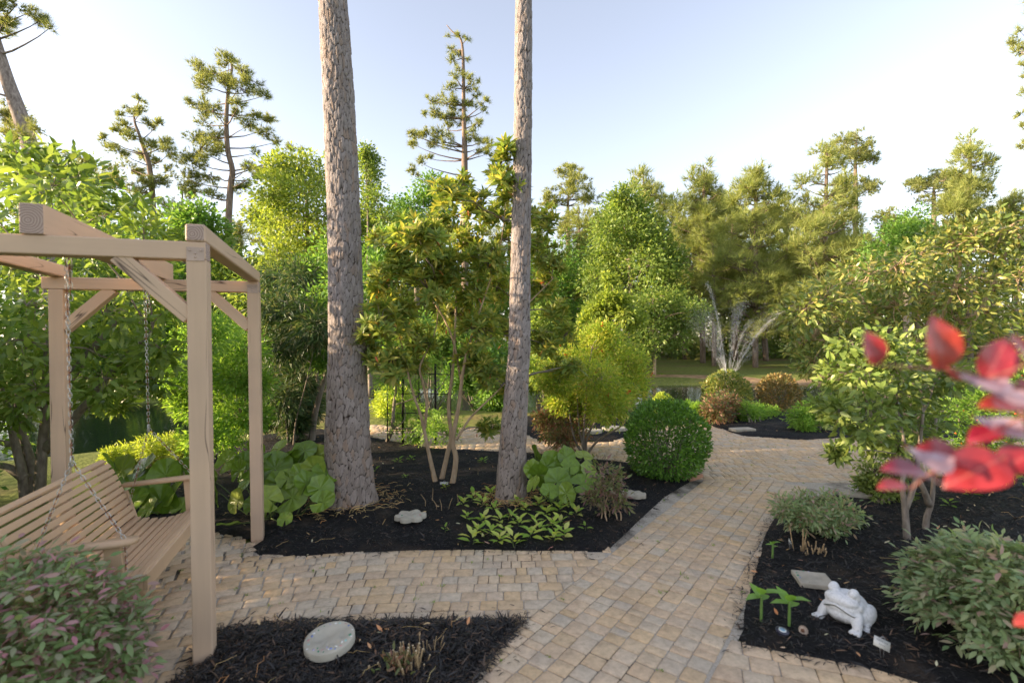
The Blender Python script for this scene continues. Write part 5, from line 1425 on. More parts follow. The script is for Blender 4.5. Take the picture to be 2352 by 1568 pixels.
# --- nandina mounds in front
def nandina(base, R, hgt, label, mat, seed, n, leaf, flow=3):
    r = np.random.default_rng(seed)
    root = thing('nandina', base, label, 'nandina shrub')
    base = np.asarray(base)
    g = Geo(); canes = []
    for k in range(26):
        a = r.uniform(0, 6.283); q = r.random()**.6
        top = base+[math.cos(a)*R*q*.8, math.sin(a)*R*q*.8, hgt*(1-.45*q*q)*r.uniform(.75, .98)]
        V, F_ = tube(curve(base+[r.normal(0, R*.18), r.normal(0, R*.18), -.01], top, 0, 6, .012, r), np.linspace(.006, .0025, 6), 5, False); g.add(V, F_); canes.append(top)
    g.obj('canes', M_STEM, root, kind='stuff')
    d = rand_dirs(n, r); d[:, 2] = np.abs(d[:, 2])*1.1-.28; d = norm(d)
    lump = 1+.12*vnoise(d, 3, seed)
    q = np.where(r.random(n) < .7, r.uniform(.8, 1.05, n), r.uniform(.3, .85, n))*lump
    P = base + np.c_[d[:, 0]*R*q, d[:, 1]*R*q, np.maximum(.04, hgt*.38+d[:, 2]*hgt*.62*q)]
    D = np.c_[d[:, 0], d[:, 1], d[:, 2]*.25+.05]+r.normal(0, .35, (n, 3))
    Nn = np.tile([0, 0, 1.0], (n, 1))+d*.5+r.normal(0, .25, (n, 3))
    split_parts(root, 'leaf_spray', [spray_tpl(s+seed, [7, 9, 11][s % 3]) for s in range(4)], P-norm(D)*leaf*.5, D, Nn, r.uniform(.8, 1.15, n)*leaf, mat, 300)
    return root
nandina((-2.14, 1.98, 0), .50, .70, 'rosy nandina mound with pink tipped leaves below the bench armrest', M_NAND2, 381, 1200, .135)
nandina((2.58, 2.45, 0), .50, .50, 'grey green nandina mound beside the white toad statue', M_NAND, 382, 1250, .135)

# --- leopard plants: big round leaves, each a part
def round_leaf(seed):
    r = np.random.default_rng(seed); n = 16
    V = [[0, 0, 0]]
    for ring, q in ((1, .55), (2, 1.0)):
        for k in range(n):
            a = -math.pi/2+.20+(2*math.pi-.40)*k/(n-1)
            rr = q*(1+.05*math.sin(a*7+seed)+.03*r.normal())*(1.0 if k not in (0, n-1) else .95)
            V.append([rr*math.cos(a), rr*math.sin(a)+.0, (.30*q*q)+(.09*math.sin(a*4+seed) if ring == 2 else 0)-(.16 if q == 1 else 0)])
    F_t = np.array([[0, 1+k, 2+k] for k in range(n-1)]); F_q = np.array([[1+k, 1+n+k, 2+n+k, 2+k] for k in range(n-1)])
    return np.array(V), [F_t, F_q]
def round_leaf_mat():
    m, nt, out = nodes('leopard_leaf')
    sx = N(nt, 'ShaderNodeSeparateXYZ'); nt.links.new(coord(nt, 'Object'), sx.inputs[0])
    at = N(nt, 'ShaderNodeMath', operation='ARCTAN2'); nt.links.new(sx.outputs[1], at.inputs[0]); nt.links.new(sx.outputs[0], at.inputs[1])
    ml = N(nt, 'ShaderNodeMath', operation='MULTIPLY'); ml.inputs[1].default_value = 8.0; nt.links.new(at.outputs[0], ml.inputs[0])
    co = N(nt, 'ShaderNodeMath', operation='COSINE'); nt.links.new(ml.outputs[0], co.inputs[0])
    vein = ramp(nt, co.outputs[0], [(.90, (0, 0, 0)), (.99, (1, 1, 1))])
    base = ramp(nt, rnd(nt), [(0, (.13, .22, .02)), (.5, (.18, .285, .03)), (.85, (.235, .335, .04)), (1, (.30, .36, .06))])
    nz = noise(nt, 2.5, 3, coord(nt, 'Object'))
    c = mix(nt, 1, base, ramp(nt, nz, [(.3, (.8, .8, .8)), (.7, (1.15, 1.15, 1.1))]), 'MULTIPLY')
    fv = mix(nt, 1, vein, (.22, .22, .22), 'MULTIPLY'); c = mix(nt, fv, c, (.16, .27, .07))
    p = N(nt, 'ShaderNodeBsdfPrincipled'); p.inputs['Roughness'].default_value = .3; p.inputs['Specular IOR Level'].default_value = .5
    nt.links.new(c, p.inputs['Base Color']); nt.links.new(bump(nt, co.outputs[0], .25, .012), p.inputs['Normal'])
    t = N(nt, 'ShaderNodeBsdfTranslucent'); nt.links.new(c, t.inputs[0])
    ms = N(nt, 'ShaderNodeMixShader'); ms.inputs[0].default_value = .25; nt.links.new(p.outputs[0], ms.inputs[1]); nt.links.new(t.outputs[0], ms.inputs[2]); nt.links.new(ms.outputs[0], out.inputs[0])
    return m
M_LEOP = round_leaf_mat()
RL = []
for s in range(5):
    g = Geo(); V, F_ = round_leaf(s); g.add(V, F_); RL.append(g.mesh('leaf', M_LEOP, True))
M_PETIOLE = plain('petiole', (.12, .17, .05), .5)
def leopard(base, leaves, label, seed, dn=.35):
    r = np.random.default_rng(seed); base = np.asarray(base)
    root = thing('leopard_plant', base, label, 'leopard plant')
    ymax = max(y for x, y, q in leaves); ymin = min(y for x, y, q in leaves)
    g = Geo()
    for k, (x, y, q) in enumerate(leaves):
        D = base[1]+dn*(.5-(y-ymin)/max(1, ymax-ymin))*1.4+r.normal(0, .05)
        c = Wp(x, y, D); c[2] = max(c[2], .05); R = px(D, q)
        nrm = norm(np.array([(c[0]-base[0])*1.2, -.75-.5*r.random(), .75])+r.normal(0, .5, 3))
        down = norm(np.array([0, -.5, -1.0])-nrm*np.dot([0, -.5, -1.0], nrm)); a = r.normal(0, .6)
        side = np.cross(down, nrm); Y = -(down*math.cos(a)+side*math.sin(a)); X = np.cross(Y, nrm)
        mobj('leaf', RL[k % 5], root, mat4(c-base, X, Y, nrm, R))
        v, f = tube(curve(base+[r.normal(0, .10), r.normal(0, .08), 0], c-nrm*.004, .0, 6, .01, r), [.006, .006, .005, .005, .004, .004], 5, False); g.add(v, f)
    g.obj('stalks', M_PETIOLE, root, kind='stuff')
leopard(G(640, 1190), [(632, 1075, 40), (690, 1062, 36), (662, 1045, 30), (722, 1075, 30), (752, 1085, 34), (600, 1065, 30), (615, 1145, 34), (672, 1142, 42), (705, 1110, 32), (735, 1122, 32), (742, 1152, 30), (590, 1030, 28), (640, 1030, 28), (700, 1035, 28), (730, 1045, 26),
        (560, 1120, 30), (545, 1150, 28), (570, 1100, 28), (590, 1160, 28), (614, 1172, 26), (524, 1205, 26), (500, 1130, 34), (480, 1100, 30), (550, 1080, 28), (520, 1060, 28), (655, 1192, 18), (560, 1060, 26), (690, 1090, 28), (640, 1110, 30), (660, 1100, 26)],
        'clump of large round glossy leaves around the far swing post', 391, .55)
leopard(G(360, 1190), [(300, 1108, 42), (350, 1120, 42), (280, 1080, 38), (330, 1075, 38), (380, 1090, 38), (402, 1128, 38), (370, 1152, 40), (310, 1150, 32), (422, 1080, 30), (262, 1062, 32), (442, 1062, 28), (420, 1252, 20), (340, 1170, 28), (290, 1130, 26), (420, 1165, 26)],
        'clump of broad round leaves behind the bench seat', 392, .5)
leopard(G(1280, 1160), [(1232, 1048, 28), (1265, 1060, 28), (1300, 1050, 26), (1240, 1090, 28), (1226, 1112, 22), (1280, 1106, 34), (1320, 1085, 26), (1336, 1112, 26), (1300, 1132, 26), (1255, 1072, 26), (1350, 1078, 20), (1222, 1076, 22), (1340, 1048, 22), (1262, 1128, 22), (1310, 1070, 22), (1362, 1104, 20)],
        'clump of round leaves against the slimmer pine trunk', 393, .45)
# --- small leafy plants on the mulch
def small_plant(base, n, l, label, mat, seed, name='ground_cover_plant', group=None, upr=.55, w=.5, cat='plant'):
    r = np.random.default_rng(seed); base = np.asarray(base, float)
    root = thing(name, base, label, cat, group)
    g = Geo(); v, f = tube(curve(base-[0, 0, .01], base+[r.normal(0, .01), r.normal(0, .01), l*.6], 0, 4, .003, r), [.003, .003, .002, .002], 4, False); g.add(v, f)
    for k in range(n):
        a = k*2.4+r.uniform(0, .8); f_ = k/max(1, n-1)
        D = norm(np.array([math.cos(a), math.sin(a), upr*(.2+f_*1.3)+r.normal(0, .12)])); Nn = np.array([-math.cos(a)*.6, -math.sin(a)*.6, 1.0])+r.normal(0, .25, 3)
        X, Y, Z = frames(D[None], Nn[None])
        p = base+[0, 0, l*.55*f_+.01]+D*l*.15
        mobj('leaf', SMALL_LEAF[mat.name][k % 2], root, mat4(p-base, X[0], Y[0], Z[0], l*r.uniform(.75, 1.1)))
    g.obj('stem', M_PETIOLE, root)
    return root
SMALL_LEAF = {}
for m, w in ((M_HOSTA, .5), (M_FERN, .45), (M_LOW, .5), (M_FRESH, .42)):
    SMALL_LEAF[m.name] = []
    for dr in (.25, .1):
        g = Geo(); V, F_ = leaf_mid(w, dr, .12); g.add(V, F_); SMALL_LEAF[m.name].append(g.mesh('leaf', m))
r = np.random.default_rng(77)
spots = [(1062, 1165), (1085, 1150), (1105, 1170), (1120, 1140), (1080, 1200), (1110, 1200), (1140, 1175), (1150, 1205), (1175, 1190), (1130, 1230), (1095, 1232), (1165, 1228), (1195, 1215), (1210, 1180), (1235, 1165), (1225, 1200), (1255, 1190), (1240, 1225), (1205, 1240), (1270, 1215),
         (1285, 1180), (1300, 1165), (1265, 1245), (1295, 1235), (1180, 1250), (1150, 1250), (1320, 1195), (1310, 1150), (1250, 1155), (1190, 1165), (1090, 1250), (1290, 1205)]
for k, (x, y) in enumerate(spots):
    small_plant(G(x+r.normal(0, 4), y+r.normal(0, 3), .02), int(r.integers(7, 11)), r.uniform(.075, .105), 'yellow green variegated plant in the patch below the slimmer pine', M_HOSTA, 400+k, group='variegated ground cover patch', upr=.6)
for k, (x, y, n, l, lab) in enumerate([(930, 1100, 7, .05, 'lone seedling on the mulch behind the flower stone'), (915, 1065, 9, .08, 'leafy seedling at the back of the tree bed'), (945, 1058, 8, .07, 'seedling beside the leafy one near the trellis'), (1110, 1065, 9, .08, 'seedling between the shrub stems and the slimmer pine'),
                                   (862, 1085, 6, .07, 'seedling hugging the thick pine trunk'), (1345, 1220, 5, .07, 'sprig at the edge of the variegated patch'), (1022, 1222, 4, .05, 'tiny sprig near the flower stepping stone'), (1438, 1170, 5, .06, 'sprig beside the scalloped stone'),
                                   (1022, 1125, 9, .06, 'yellow sprout at the foot of the shrub tree'), (2180, 1165, 8, .08, 'seedling under the berry shrub'), (2230, 1140, 8, .08, 'pale seedling beside the camellia trunks')]):
    small_plant(G(x, y, .02), n, l, lab, M_LOW if 'yellow' in lab else M_FERN, 450+k, 'seedling', 'seedlings on the mulch')
SMALL_LEAF['sprout'] = []
M_SPROUT = leaf_mat('sprout_leaf', [(.09, .17, .03), (.12, .21, .04)], .35, .35, .4)
for dr in (.35, .2):
    g = Geo(); V, F_ = leaf_mid(.58, dr, .10); g.add(V, F_); SMALL_LEAF['sprout'].append(g.mesh('leaf', M_SPROUT, True))
# three fleshy sprouts by the toad
for k, (x, y, h, lf, lab) in enumerate([(1748, 1428, .20, .11, 'fleshy green sprout with four leaves nearest the path'), (1812, 1442, .19, .11, 'fleshy green sprout in front of the slab stone'), (1774, 1283, .14, .05, 'slim upright sprout near the cut stubs')]):
    b = G(x, y, .02); rr = np.random.default_rng(470+k)
    rt = thing('lily_sprout', b, lab, 'plant', 'sprouts in the toad bed')
    stems_obj(rt, 'stem', [(np.array([b-[0, 0, .02], b+[.004, 0, h*.5], b+[.006, 0, h*.78]]), [.008, .0075, .006])], plain('sprout_stem', (.14, .24, .06), .4) if k == 0 else MATS['sprout_stem'], 8)
    for q in range(5):
        a = .5+q*1.257+rr.normal(0, .2); D = norm(np.array([math.cos(a)*.9, math.sin(a)*.9, [.25, .8, .35, 1.3, .6][q]])); X, Y, Z = frames(D[None], np.array([[-math.cos(a)*.3, -math.sin(a)*.3, 1.0]]))
        mobj('leaf', SMALL_LEAF['sprout'][q % 2], rt, mat4(np.array([.006, 0, h*(.60+.05*q)]), X[0], Y[0], Z[0], lf*rr.uniform(.85, 1.05)))
# ------------------------------------------------------------------ fountain
def spray_mat():
    m, nt, out = nodes('water_spray')
    d = N(nt, 'ShaderNodeBsdfDiffuse'); d.inputs[0].default_value = (.93, .94, .95, 1)
    t = N(nt, 'ShaderNodeBsdfTranslucent'); t.inputs[0].default_value = (.93, .94, .95, 1)
    a = N(nt, 'ShaderNodeMixShader'); a.inputs[0].default_value = .5
    nt.links.new(d.outputs[0], a.inputs[1]); nt.links.new(t.outputs[0], a.inputs[2])
    tr_ = N(nt, 'ShaderNodeBsdfTransparent'); b = N(nt, 'ShaderNodeMixShader'); b.inputs[0].default_value = .32
    nt.links.new(tr_.outputs[0], b.inputs[1]); nt.links.new(a.outputs[0], b.inputs[2]); nt.links.new(b.outputs[0], out.inputs[0])
    return m
M_SPRAY = spray_mat()
def fountain():
    r = np.random.default_rng(9); D = 19.5
    o0 = Wp(1672, 893, D); o0[2] = WL+.15
    root = thing('fountain', (o0[0], o0[1], WL), 'pond fountain throwing thin fanned water jets', 'fountain')
    g = Geo(); a = np.linspace(0, 6.283, 17)[:-1]
    prof = [(.42, -.06), (.45, .04), (.30, .10), (.10, .13), (.08, .2), (0.02, .2)]
    V = np.concatenate([np.c_[np.cos(a)*q, np.sin(a)*q, np.full(16, z)] for q, z in prof])+[o0[0], o0[1], WL]
    i = np.arange(5)[:, None]*16; j = np.arange(16)[None]; k = (j+1) % 16
    g.add(V, np.stack([i+j, i+k, i+16+k, i+16+j], -1).reshape(-1, 4)); g.obj('float', plain('black_plastic', (.02, .02, .022), .4), root, smooth=True)
    jets = [(1595, 745, .10, 1.0), (1614, 712, .14, 1.5), (1638, 735, .10, 1.2), (1630, 664, .02, .8), (1692, 708, .07, 1.2), (1706, 705, .06, .9), (1718, 745, .03, .6), (1766, 728, .14, 1.4), (1794, 716, .03, 1.0), (1740, 800, .05, .4), (1660, 820, .05, .4)]
    for n, (x, y, spread, w) in enumerate(jets):
        tip = Wp(x, y, D+r.normal(0, .5)); s = tip-o0
        m = int(1150*w); t = r.random(m)**.62*1.15
        # ballistic: straight first, bending over towards the tip
        P = o0 + np.c_[s[0]*t, s[1]*t, s[2]*(1.55*t-.55*t*t)]
        P += r.normal(0, 1, (m, 3))*(.007+1.9*spread*t[:, None]**1.3)
        v = np.c_[np.full(m, s[0]), np.full(m, s[1]), s[2]*(1.55-1.1*t)]
        g = Geo(); Vv, F_ = place(leaf_small(.055), P, v+r.normal(0, .10, (m, 3)), r.normal(size=(m, 3)), r.uniform(.07, .15, m)*(1.15-.5*np.minimum(t, 1)))
        g.add(Vv, F_); g.obj('water_jet', M_SPRAY, root, kind='stuff')
    g = Geo(); m = 800; q = r.uniform(1.0, 3.6, m); a = r.uniform(0, 6.283, m)
    P = np.c_[o0[0]+np.cos(a)*q, o0[1]+np.sin(a)*q, WL+r.random(m)**3*.25+.01]
    Vv, F_ = place(leaf_small(.5), P, r.normal(size=(m, 3)), r.normal(size=(m, 3)), r.uniform(.02, .045, m)); g.add(Vv, F_); g.obj('splash', M_SPRAY, root, kind='stuff')
fountain()

# ------------------------------------------------------------------ vine trellis
def trellis():
    r = np.random.default_rng(4); b = G(965, 1020); D = b[1]
    root = thing('vine_trellis', b, 'dark metal garden trellis tangled with a wisteria vine', 'trellis')
    mt = plain('dark_iron', (.018, .016, .015), .5, .6)
    xs_ = [890, 925, 962, 1000, 1035]
    for n, x in enumerate(xs_):
        for dd in ((0, .7) if n in (0, 2, 4) else (0,)):
            lo = Wp(x, 1015, D+dd); lo[2] = -.03; hi = Wp(x, 835, D+dd)
            rad = .018 if n in (1, 3) else .009
            g = Geo(); V, F_ = tube(np.array([lo, (lo+hi)/2, hi]), rad, 6); g.add(V, F_); g.obj('upright', mt, root)
    for y in (860, 905, 950, 990):
        g = Geo(); V, F_ = tube(np.array([Wp(885, y, D), Wp(960, y-2, D), Wp(1040, y, D)]), .008, 5); g.add(V, F_); g.obj('rung', mt, root)
    st = [[G(885, 1015)-[0, 0, .05], Wp(900, 985, D-.1), Wp(905, 930, D-.1), Wp(912, 880, D-.1), Wp(925, 830, D)], [Wp(900, 985, D-.1), Wp(930, 960, D), Wp(925, 890, D+.05), Wp(950, 820, D)], [Wp(905, 930, D), Wp(960, 910, D), Wp(1010, 870, D+.1)], [Wp(900, 985, D), Wp(960, 985, D-.05), Wp(1030, 1000, D)],
          [Wp(960, 1000, D), Wp(985, 930, D), Wp(1030, 860, D)], [Wp(1030, 1000, D+.1), Wp(1000, 950, D+.1), Wp(1045, 880, D+.1)]]
    for n, Q in enumerate(st):
        stems_obj(root, 'vine_stem', [(np.array(Q), [.035, .028, .02, .012] if n == 0 else [.012, .010, .006])], M_GREYSTEM, 6)
    n = 420; L = px_l([(895, 875, 16), (935, 880, 24), (930, 935, 26), (965, 960, 26), (990, 985, 22), (950, 1000, 18), (1010, 955, 22), (905, 960, 18), (940, 830, 26), (990, 840, 26), (1035, 985, 18)], D, r, .25)
    P = np.concatenate([np.asarray(c)+r.normal(0, .6, (n//11, 3))*q for c, q in L]); k = len(P)
    Dv = r.normal(0, .7, (k, 3))+[0, 0, -.5]
    split_parts(root, 'leaf_spray', [spray_tpl(q, 11, .34, .26) for q in range(3)], P, Dv, r.normal(0, .6, (k, 3))+[0, -.3, .8], r.uniform(.14, .24, k), M_FERN, 120)
trellis()

# ------------------------------------------------------------------ stones, statue, little things on the mulch
M_STONE = plain('cast_stone', (.45, .41, .33), .85, spec=.25, var=.16, scale=9, bmp=.7, bscale=110, bdist=.003)
M_STONE2 = plain('weathered_cast_stone', (.46, .41, .33), .88, spec=.2, var=.22, scale=14, bmp=.8, bscale=90, bdist=.003, col2=(.33, .30, .24))
def slab(name, label, ctr, outline, th, mat, tilt=(0, 0), rot=0.0, dome=0.0, rim=.006, relief=None, cat='stepping stone'):
    """a cast stone: outline in metres, rounded rim, relief(P) lifts or sinks the top"""
    P = np.asarray(outline, float); n = len(P)
    rings = [(1.0, 0.0), (1.0, th-rim), (.985, th-rim*.35), (.955, th)]+[(q, th) for q in (.86, .74, .62, .5, .38, .25, .12)]
    V = []
    for q, z in rings:
        Q = P*q; zz_ = np.full(n, z)
        if z >= th and relief is not None: zz_ = zz_+np.array([relief(a, b_) for a, b_ in Q])
        V.append(np.c_[Q, zz_])
    V.append([[0, 0, th+(relief(0, 0) if relief else 0)]])
    V = np.concatenate(V); m = len(rings)
    i = np.arange(m-1)[:, None]*n; j = np.arange(n)[None]; k = (j+1) % n
    g = Geo(); g.add(V, [np.stack([i+j, i+k, i+n+k, i+n+j], -1).reshape(-1, 4), np.array([[(m-1)*n+a, (m-1)*n+(a+1) % n, m*n] for a in range(n)])])
    root = thing(name, ctr, label, cat)
    root.rotation_euler = (tilt[0], tilt[1], rot)
    o = bpy.data.objects.new('slab', g.mesh('slab', mat, True)); COL.objects.link(o); o.parent = root
    return root
def flower(R, k=6, amp=.16, n=72):
    a = np.linspace(0, 2*np.pi, n, endpoint=False); q = R*(1-amp+amp*np.abs(np.cos(a*k/2))**.7*1.15)
    return np.c_[np.cos(a)*q, np.sin(a)*q]
def circle(R, n=56): a = np.linspace(0, 2*np.pi, n, endpoint=False); return np.c_[np.cos(a)*R, np.sin(a)*R]
def rect(w, h, n=10):
    e = np.linspace(-1, 1, n, endpoint=False)
    P = np.concatenate([np.c_[e, np.full(n, -1)], np.c_[np.full(n, 1), e], np.c_[-e, np.full(n, 1)], np.c_[np.full(n, -1), -e]])
    c = np.abs(P).min(1); return P*[w/2, h/2]
rq = np.random.default_rng(12)
def glass_bits(root, spots, z, size=.013):
    for k, (a, b_, c) in enumerate(spots):
        g = Geo(); q = size*rq.uniform(.7, 1.3); ang = rq.uniform(0, 6.283); m = 6
        t = np.linspace(0, 6.283, m+1)[:-1]; O = np.c_[np.cos(t)*q, np.sin(t)*q*rq.uniform(.45, .9)] @ np.array([[math.cos(ang), math.sin(ang)], [-math.sin(ang), math.cos(ang)]])+[a, b_]
        V = np.concatenate([np.c_[O, np.full(m, z-.002)], np.c_[(O-[a, b_])*.85+[a, b_], np.full(m, z+.0025)]]); i = np.arange(m); k2 = (i+1) % m
        g.add(V, [np.stack([i, k2, m+k2, m+i], -1), (m+i)[None]])
        o = bpy.data.objects.new('glass_piece', g.mesh('glass_piece', BITS[c])); COL.objects.link(o); o.parent = root
BITS = {c: plain('glass_'+c, v, .15, spec=.6) for c, v in dict(green=(.10, .30, .18), blue=(.22, .28, .50), aqua=(.35, .55, .50), pink=(.55, .33, .30), white=(.70, .68, .64), lilac=(.42, .38, .48)).items()}
bz = .035
lobe = lambda a, b_: .006*math.cos(math.atan2(b_, a)*6)*min(1, math.hypot(a, b_)/.05) - .010*math.exp(-(a*a+b_*b_)/.0016) + .004*math.exp(-((math.hypot(a, b_)-.05)**2)/.0002)
s = slab('flower_stone', 'grey flower shaped stone with a starfish hollow on black mulch', G(943, 1190, .05), flower(.135, 6, .24), .035, M_STONE, (-.04, .02), .3, relief=lobe)
glass_bits(s, [(.03, -.075, 'aqua'), (-.09, .03, 'lilac'), (-.075, -.01, 'green'), (.08, -.04, 'pink')], .038, .009)
hand = lambda a, b_: -.020*math.exp(-((a+.02)**2+(b_-.015)**2)/.0017) - sum(.015*math.exp(-(((a-px_)**2)/.00018+((b_-py_)**2)/.0005)) for px_, py_ in ((-.06, .0), (-.03, -.035), (.0, -.045), (.03, -.04), (.065, .0))) + .006*math.exp(-((a)**2/.004+(b_-.075)**2/.0002))
s = slab('mosaic_stone', 'round tilted stone with handprint and bits of coloured glass', G(758, 1478, .055), circle(.125), .04, M_STONE, (.10, -.05), .2, relief=hand)
sp = []
cl = ['green', 'white', 'blue', 'pink', 'aqua', 'white', 'lilac', 'green']
for k in range(22):
    a = k/22*6.283+rq.normal(0, .06); q = .103+rq.normal(0, .006); sp.append((q*math.cos(a), q*math.sin(a), cl[k % 8]))
sp += [(-.045, -.07, 'green'), (.0, -.075, 'lilac'), (.045, -.08, 'white'), (.02, -.09, 'blue'), (-.02, -.088, 'pink'), (.07, -.055, 'white')]
glass_bits(s, sp, .039, .0085)
slab('scalloped_stone', 'pale scalloped stone lying beside the purple nandina', G(1456, 1139, .045), flower(.12, 8, .15), .032, M_STONE2, (-.05, .06), .1, relief=lambda a, b_: .004*math.cos(math.atan2(b_, a)*8))
foot = lambda a, b_: -.008*math.exp(-((a-.03)**2/.0006+(b_-.03)**2/.003))-.008*math.exp(-((a+.05)**2/.0009+(b_+.0)**2/.002))
s = slab('square_stone', 'square stone slab with a footprint behind the white toad', G(1868, 1336, .045), rect(.20, .19), .028, M_STONE2, (-.02, .02), -.25, relief=foot)
glass_bits(s, [(-.08, .05, 'green'), (-.085, .01, 'green'), (-.08, -.02, 'blue'), (-.03, .085, 'green'), (.0, .085, 'lilac')], .029, .006)
for x, y, R, lab in ((1356, 993, .20, 'round white stepping stone behind the feathery shrub'), (1412, 987, .22, 'scalloped white stepping stone closest to the boxwood')):
    slab('round_stone', lab, G(x, y, .03), circle(R) if 'round' in lab else flower(R, 8, .08), .05, M_STONE, (-.04, 0), 0)
slab('flat_stone', 'flat pale slab on the mulch across the plaza', G(1705, 989, .02), rect(.36, .22), .045, M_STONE2, (-.03, 0), .1)
slab('flat_stone', 'long flat slab beside the low nandina', G(1978, 1141, .02), rect(.34, .14), .04, M_STONE2, (-.02, .03), -.12)
slab('brick', 'terracotta brick edge under the round boxwood', G(1690, 1110, 0) if False else G(1592, 1100, -.01), rect(.24, .10), .05, plain('terracotta', (.42, .22, .14), .85), (0, 0), .6, cat='brick')

# cut stubs
M_STUB = plain('cut_stem', (.40, .28, .15), .85, var=.3, scale=40); M_CUT = plain('cut_end', (.62, .50, .33), .85)
def stubs(ctr, n, spread, hr, label, seed, leaves=0, rad=(.003, .006)):
    r = np.random.default_rng(seed); ctr = np.asarray(ctr)
    root = thing('cut_stubs', ctr, label, 'pruned plant')
    for k in range(n):
        b = ctr+[r.normal(0, spread), r.normal(0, spread*.7), -.015]; h = r.uniform(*hr); d = np.array([r.normal(0, .16)+(b-ctr)[0]*2.0, r.normal(0, .16), 1.0])
        q = r.uniform(*rad); P = np.array([b, b+d*h*.5+[r.normal(0, .003), 0, 0], b+d*h]); g = Geo()
        V, F_ = tube(P, [q, q*.95, q*.9], 7); g.add(V, F_[:2]); g.add(V[-7:], np.arange(7)[None], 1); g.obj('stub', [M_STUB, M_CUT], root)
    if leaves:
        P = ctr+np.c_[r.normal(-spread*.9, spread*.8, leaves), r.normal(-spread*.8, spread*.5, leaves), r.uniform(.01, .09, leaves)]
        D = r.normal(0, .6, (leaves, 3))+[0, 0, .5]
        split_parts(root, 'leaf', [leaf_mid(.36)], P, D, r.normal(0, .5, (leaves, 3))+[0, 0, 1], r.uniform(.025, .045, leaves), M_REDGREEN, leaves)
stubs(G(935, 1532, .03), 40, .055, (.04, .12), 'clump of cut dry stems with new leaves by the mosaic stone', 21, 90)
stubs(G(1868, 1270, .02), 22, .05, (.03, .09), 'row of cut stubs below the low nandina', 22, 0)
stubs(G(985, 1500, .03), 9, .03, (.05, .11), 'few thin dry stalks beside the cut clump', 23, 0, (.0015, .003))
stubs(G(1835, 1268, .02), 3, .02, (.14, .22), 'three tall bare cut stalks under the low nandina', 24, 0, (.004, .006))
for k, (x, y) in enumerate([(992, 1150), (1000, 1175), (1012, 1178), (1030, 1175), (975, 1165), (1050, 1165)]):
    b = G(x, y, .02); rt = thing('dry_stalk', b, 'thin dry stalk sticking out of the mulch near the shrub stems', 'stalk', 'dry stalks in the tree bed')
    stems_obj(rt, 'stalk', [(np.array([b-[0, 0, .02], b+[.01, 0, .06], b+[rq.normal(0, .03), 0, .13]]), [.003, .003, .002])], M_STUB, 5)
# plant labels on wire
M_WIRE = plain('label_wire', (.55, .55, .55), .35, .8); M_PLATE2 = plain('label_plate', (.62, .61, .56), .5, .2); M_INK = plain('label_ink', (.12, .12, .12), .7)
def plant_label(ctr, w, h, hgt, rotz, tilt, label, lines=True):
    ctr = np.asarray(ctr); root = thing('plant_label', ctr, label, 'plant label', rotz=rotz)
    def part(name, V, F_, m):
        g = Geo(); g.add(V, F_); o = bpy.data.objects.new(name, g.mesh(name, m)); COL.objects.link(o); o.parent = root; return o
    R = Euler((-.55, tilt, 0)).to_matrix(); R = np.array(R)
    B = np.array([[sx*w/2, sy*.0008, sz*h/2] for sx in (-1, 1) for sy in (-1, 1) for sz in (-1, 1)]) @ R.T+[0, 0, hgt]
    Q = np.array([[0, 1, 3, 2], [4, 6, 7, 5], [0, 4, 5, 1], [2, 3, 7, 6], [0, 2, 6, 4], [1, 5, 7, 3]])
    pl = part('plate', B, Q, M_PLATE2)
    for sx in (-1, 1):
        V, F_ = tube(np.array([[sx*.004, 0, -.03], [sx*.008, 0, hgt*.5], [sx*.009, .001, hgt+h*.3]]), .0012, 5); part('wire', V, F_, M_WIRE)
    t = np.linspace(0, 3.1416, 9); V, F_ = tube(np.c_[np.cos(t)*.011+.004, np.full(9, .002), hgt+h*.42+np.sin(t)*.014], .0013, 5, False); part('wire_loop', V, F_, M_WIRE)
    if lines:      # two rows of faint, worn lettering
        for row, (z, ks) in enumerate(((.010, 9), (-.006, 5))):
            for k in range(ks):
                x0 = (k-(ks-1)/2)*.0058
                P = np.array([[x0-.0012, -.0016, z-.003], [x0+.0012, -.0016, z-.003], [x0+.0012, -.0016, z+.003], [x0-.0012, -.0016, z+.003]]) @ R.T+[0, 0, hgt]
                part('letter', P, np.array([[0, 1, 2, 3]]), M_INK)
plant_label(G(2026, 1510, .02), .075, .045, .07, -.25, .42, 'tilted metal plant label on wires beside the grey green nandina')
plant_label(G(1020, 1120, .02), .09, .03, .05, .05, .02, 'small white plant label between the shrub tree stems', False)
plant_label(G(975, 1022, .02), .07, .035, .10, .1, 0, 'plant label standing in front of the vine trellis', False)
plant_label(G(1815, 1262, .02), .05, .02, .06, .3, 1.0, 'tipped white tag beside the tall bare stalks', False)
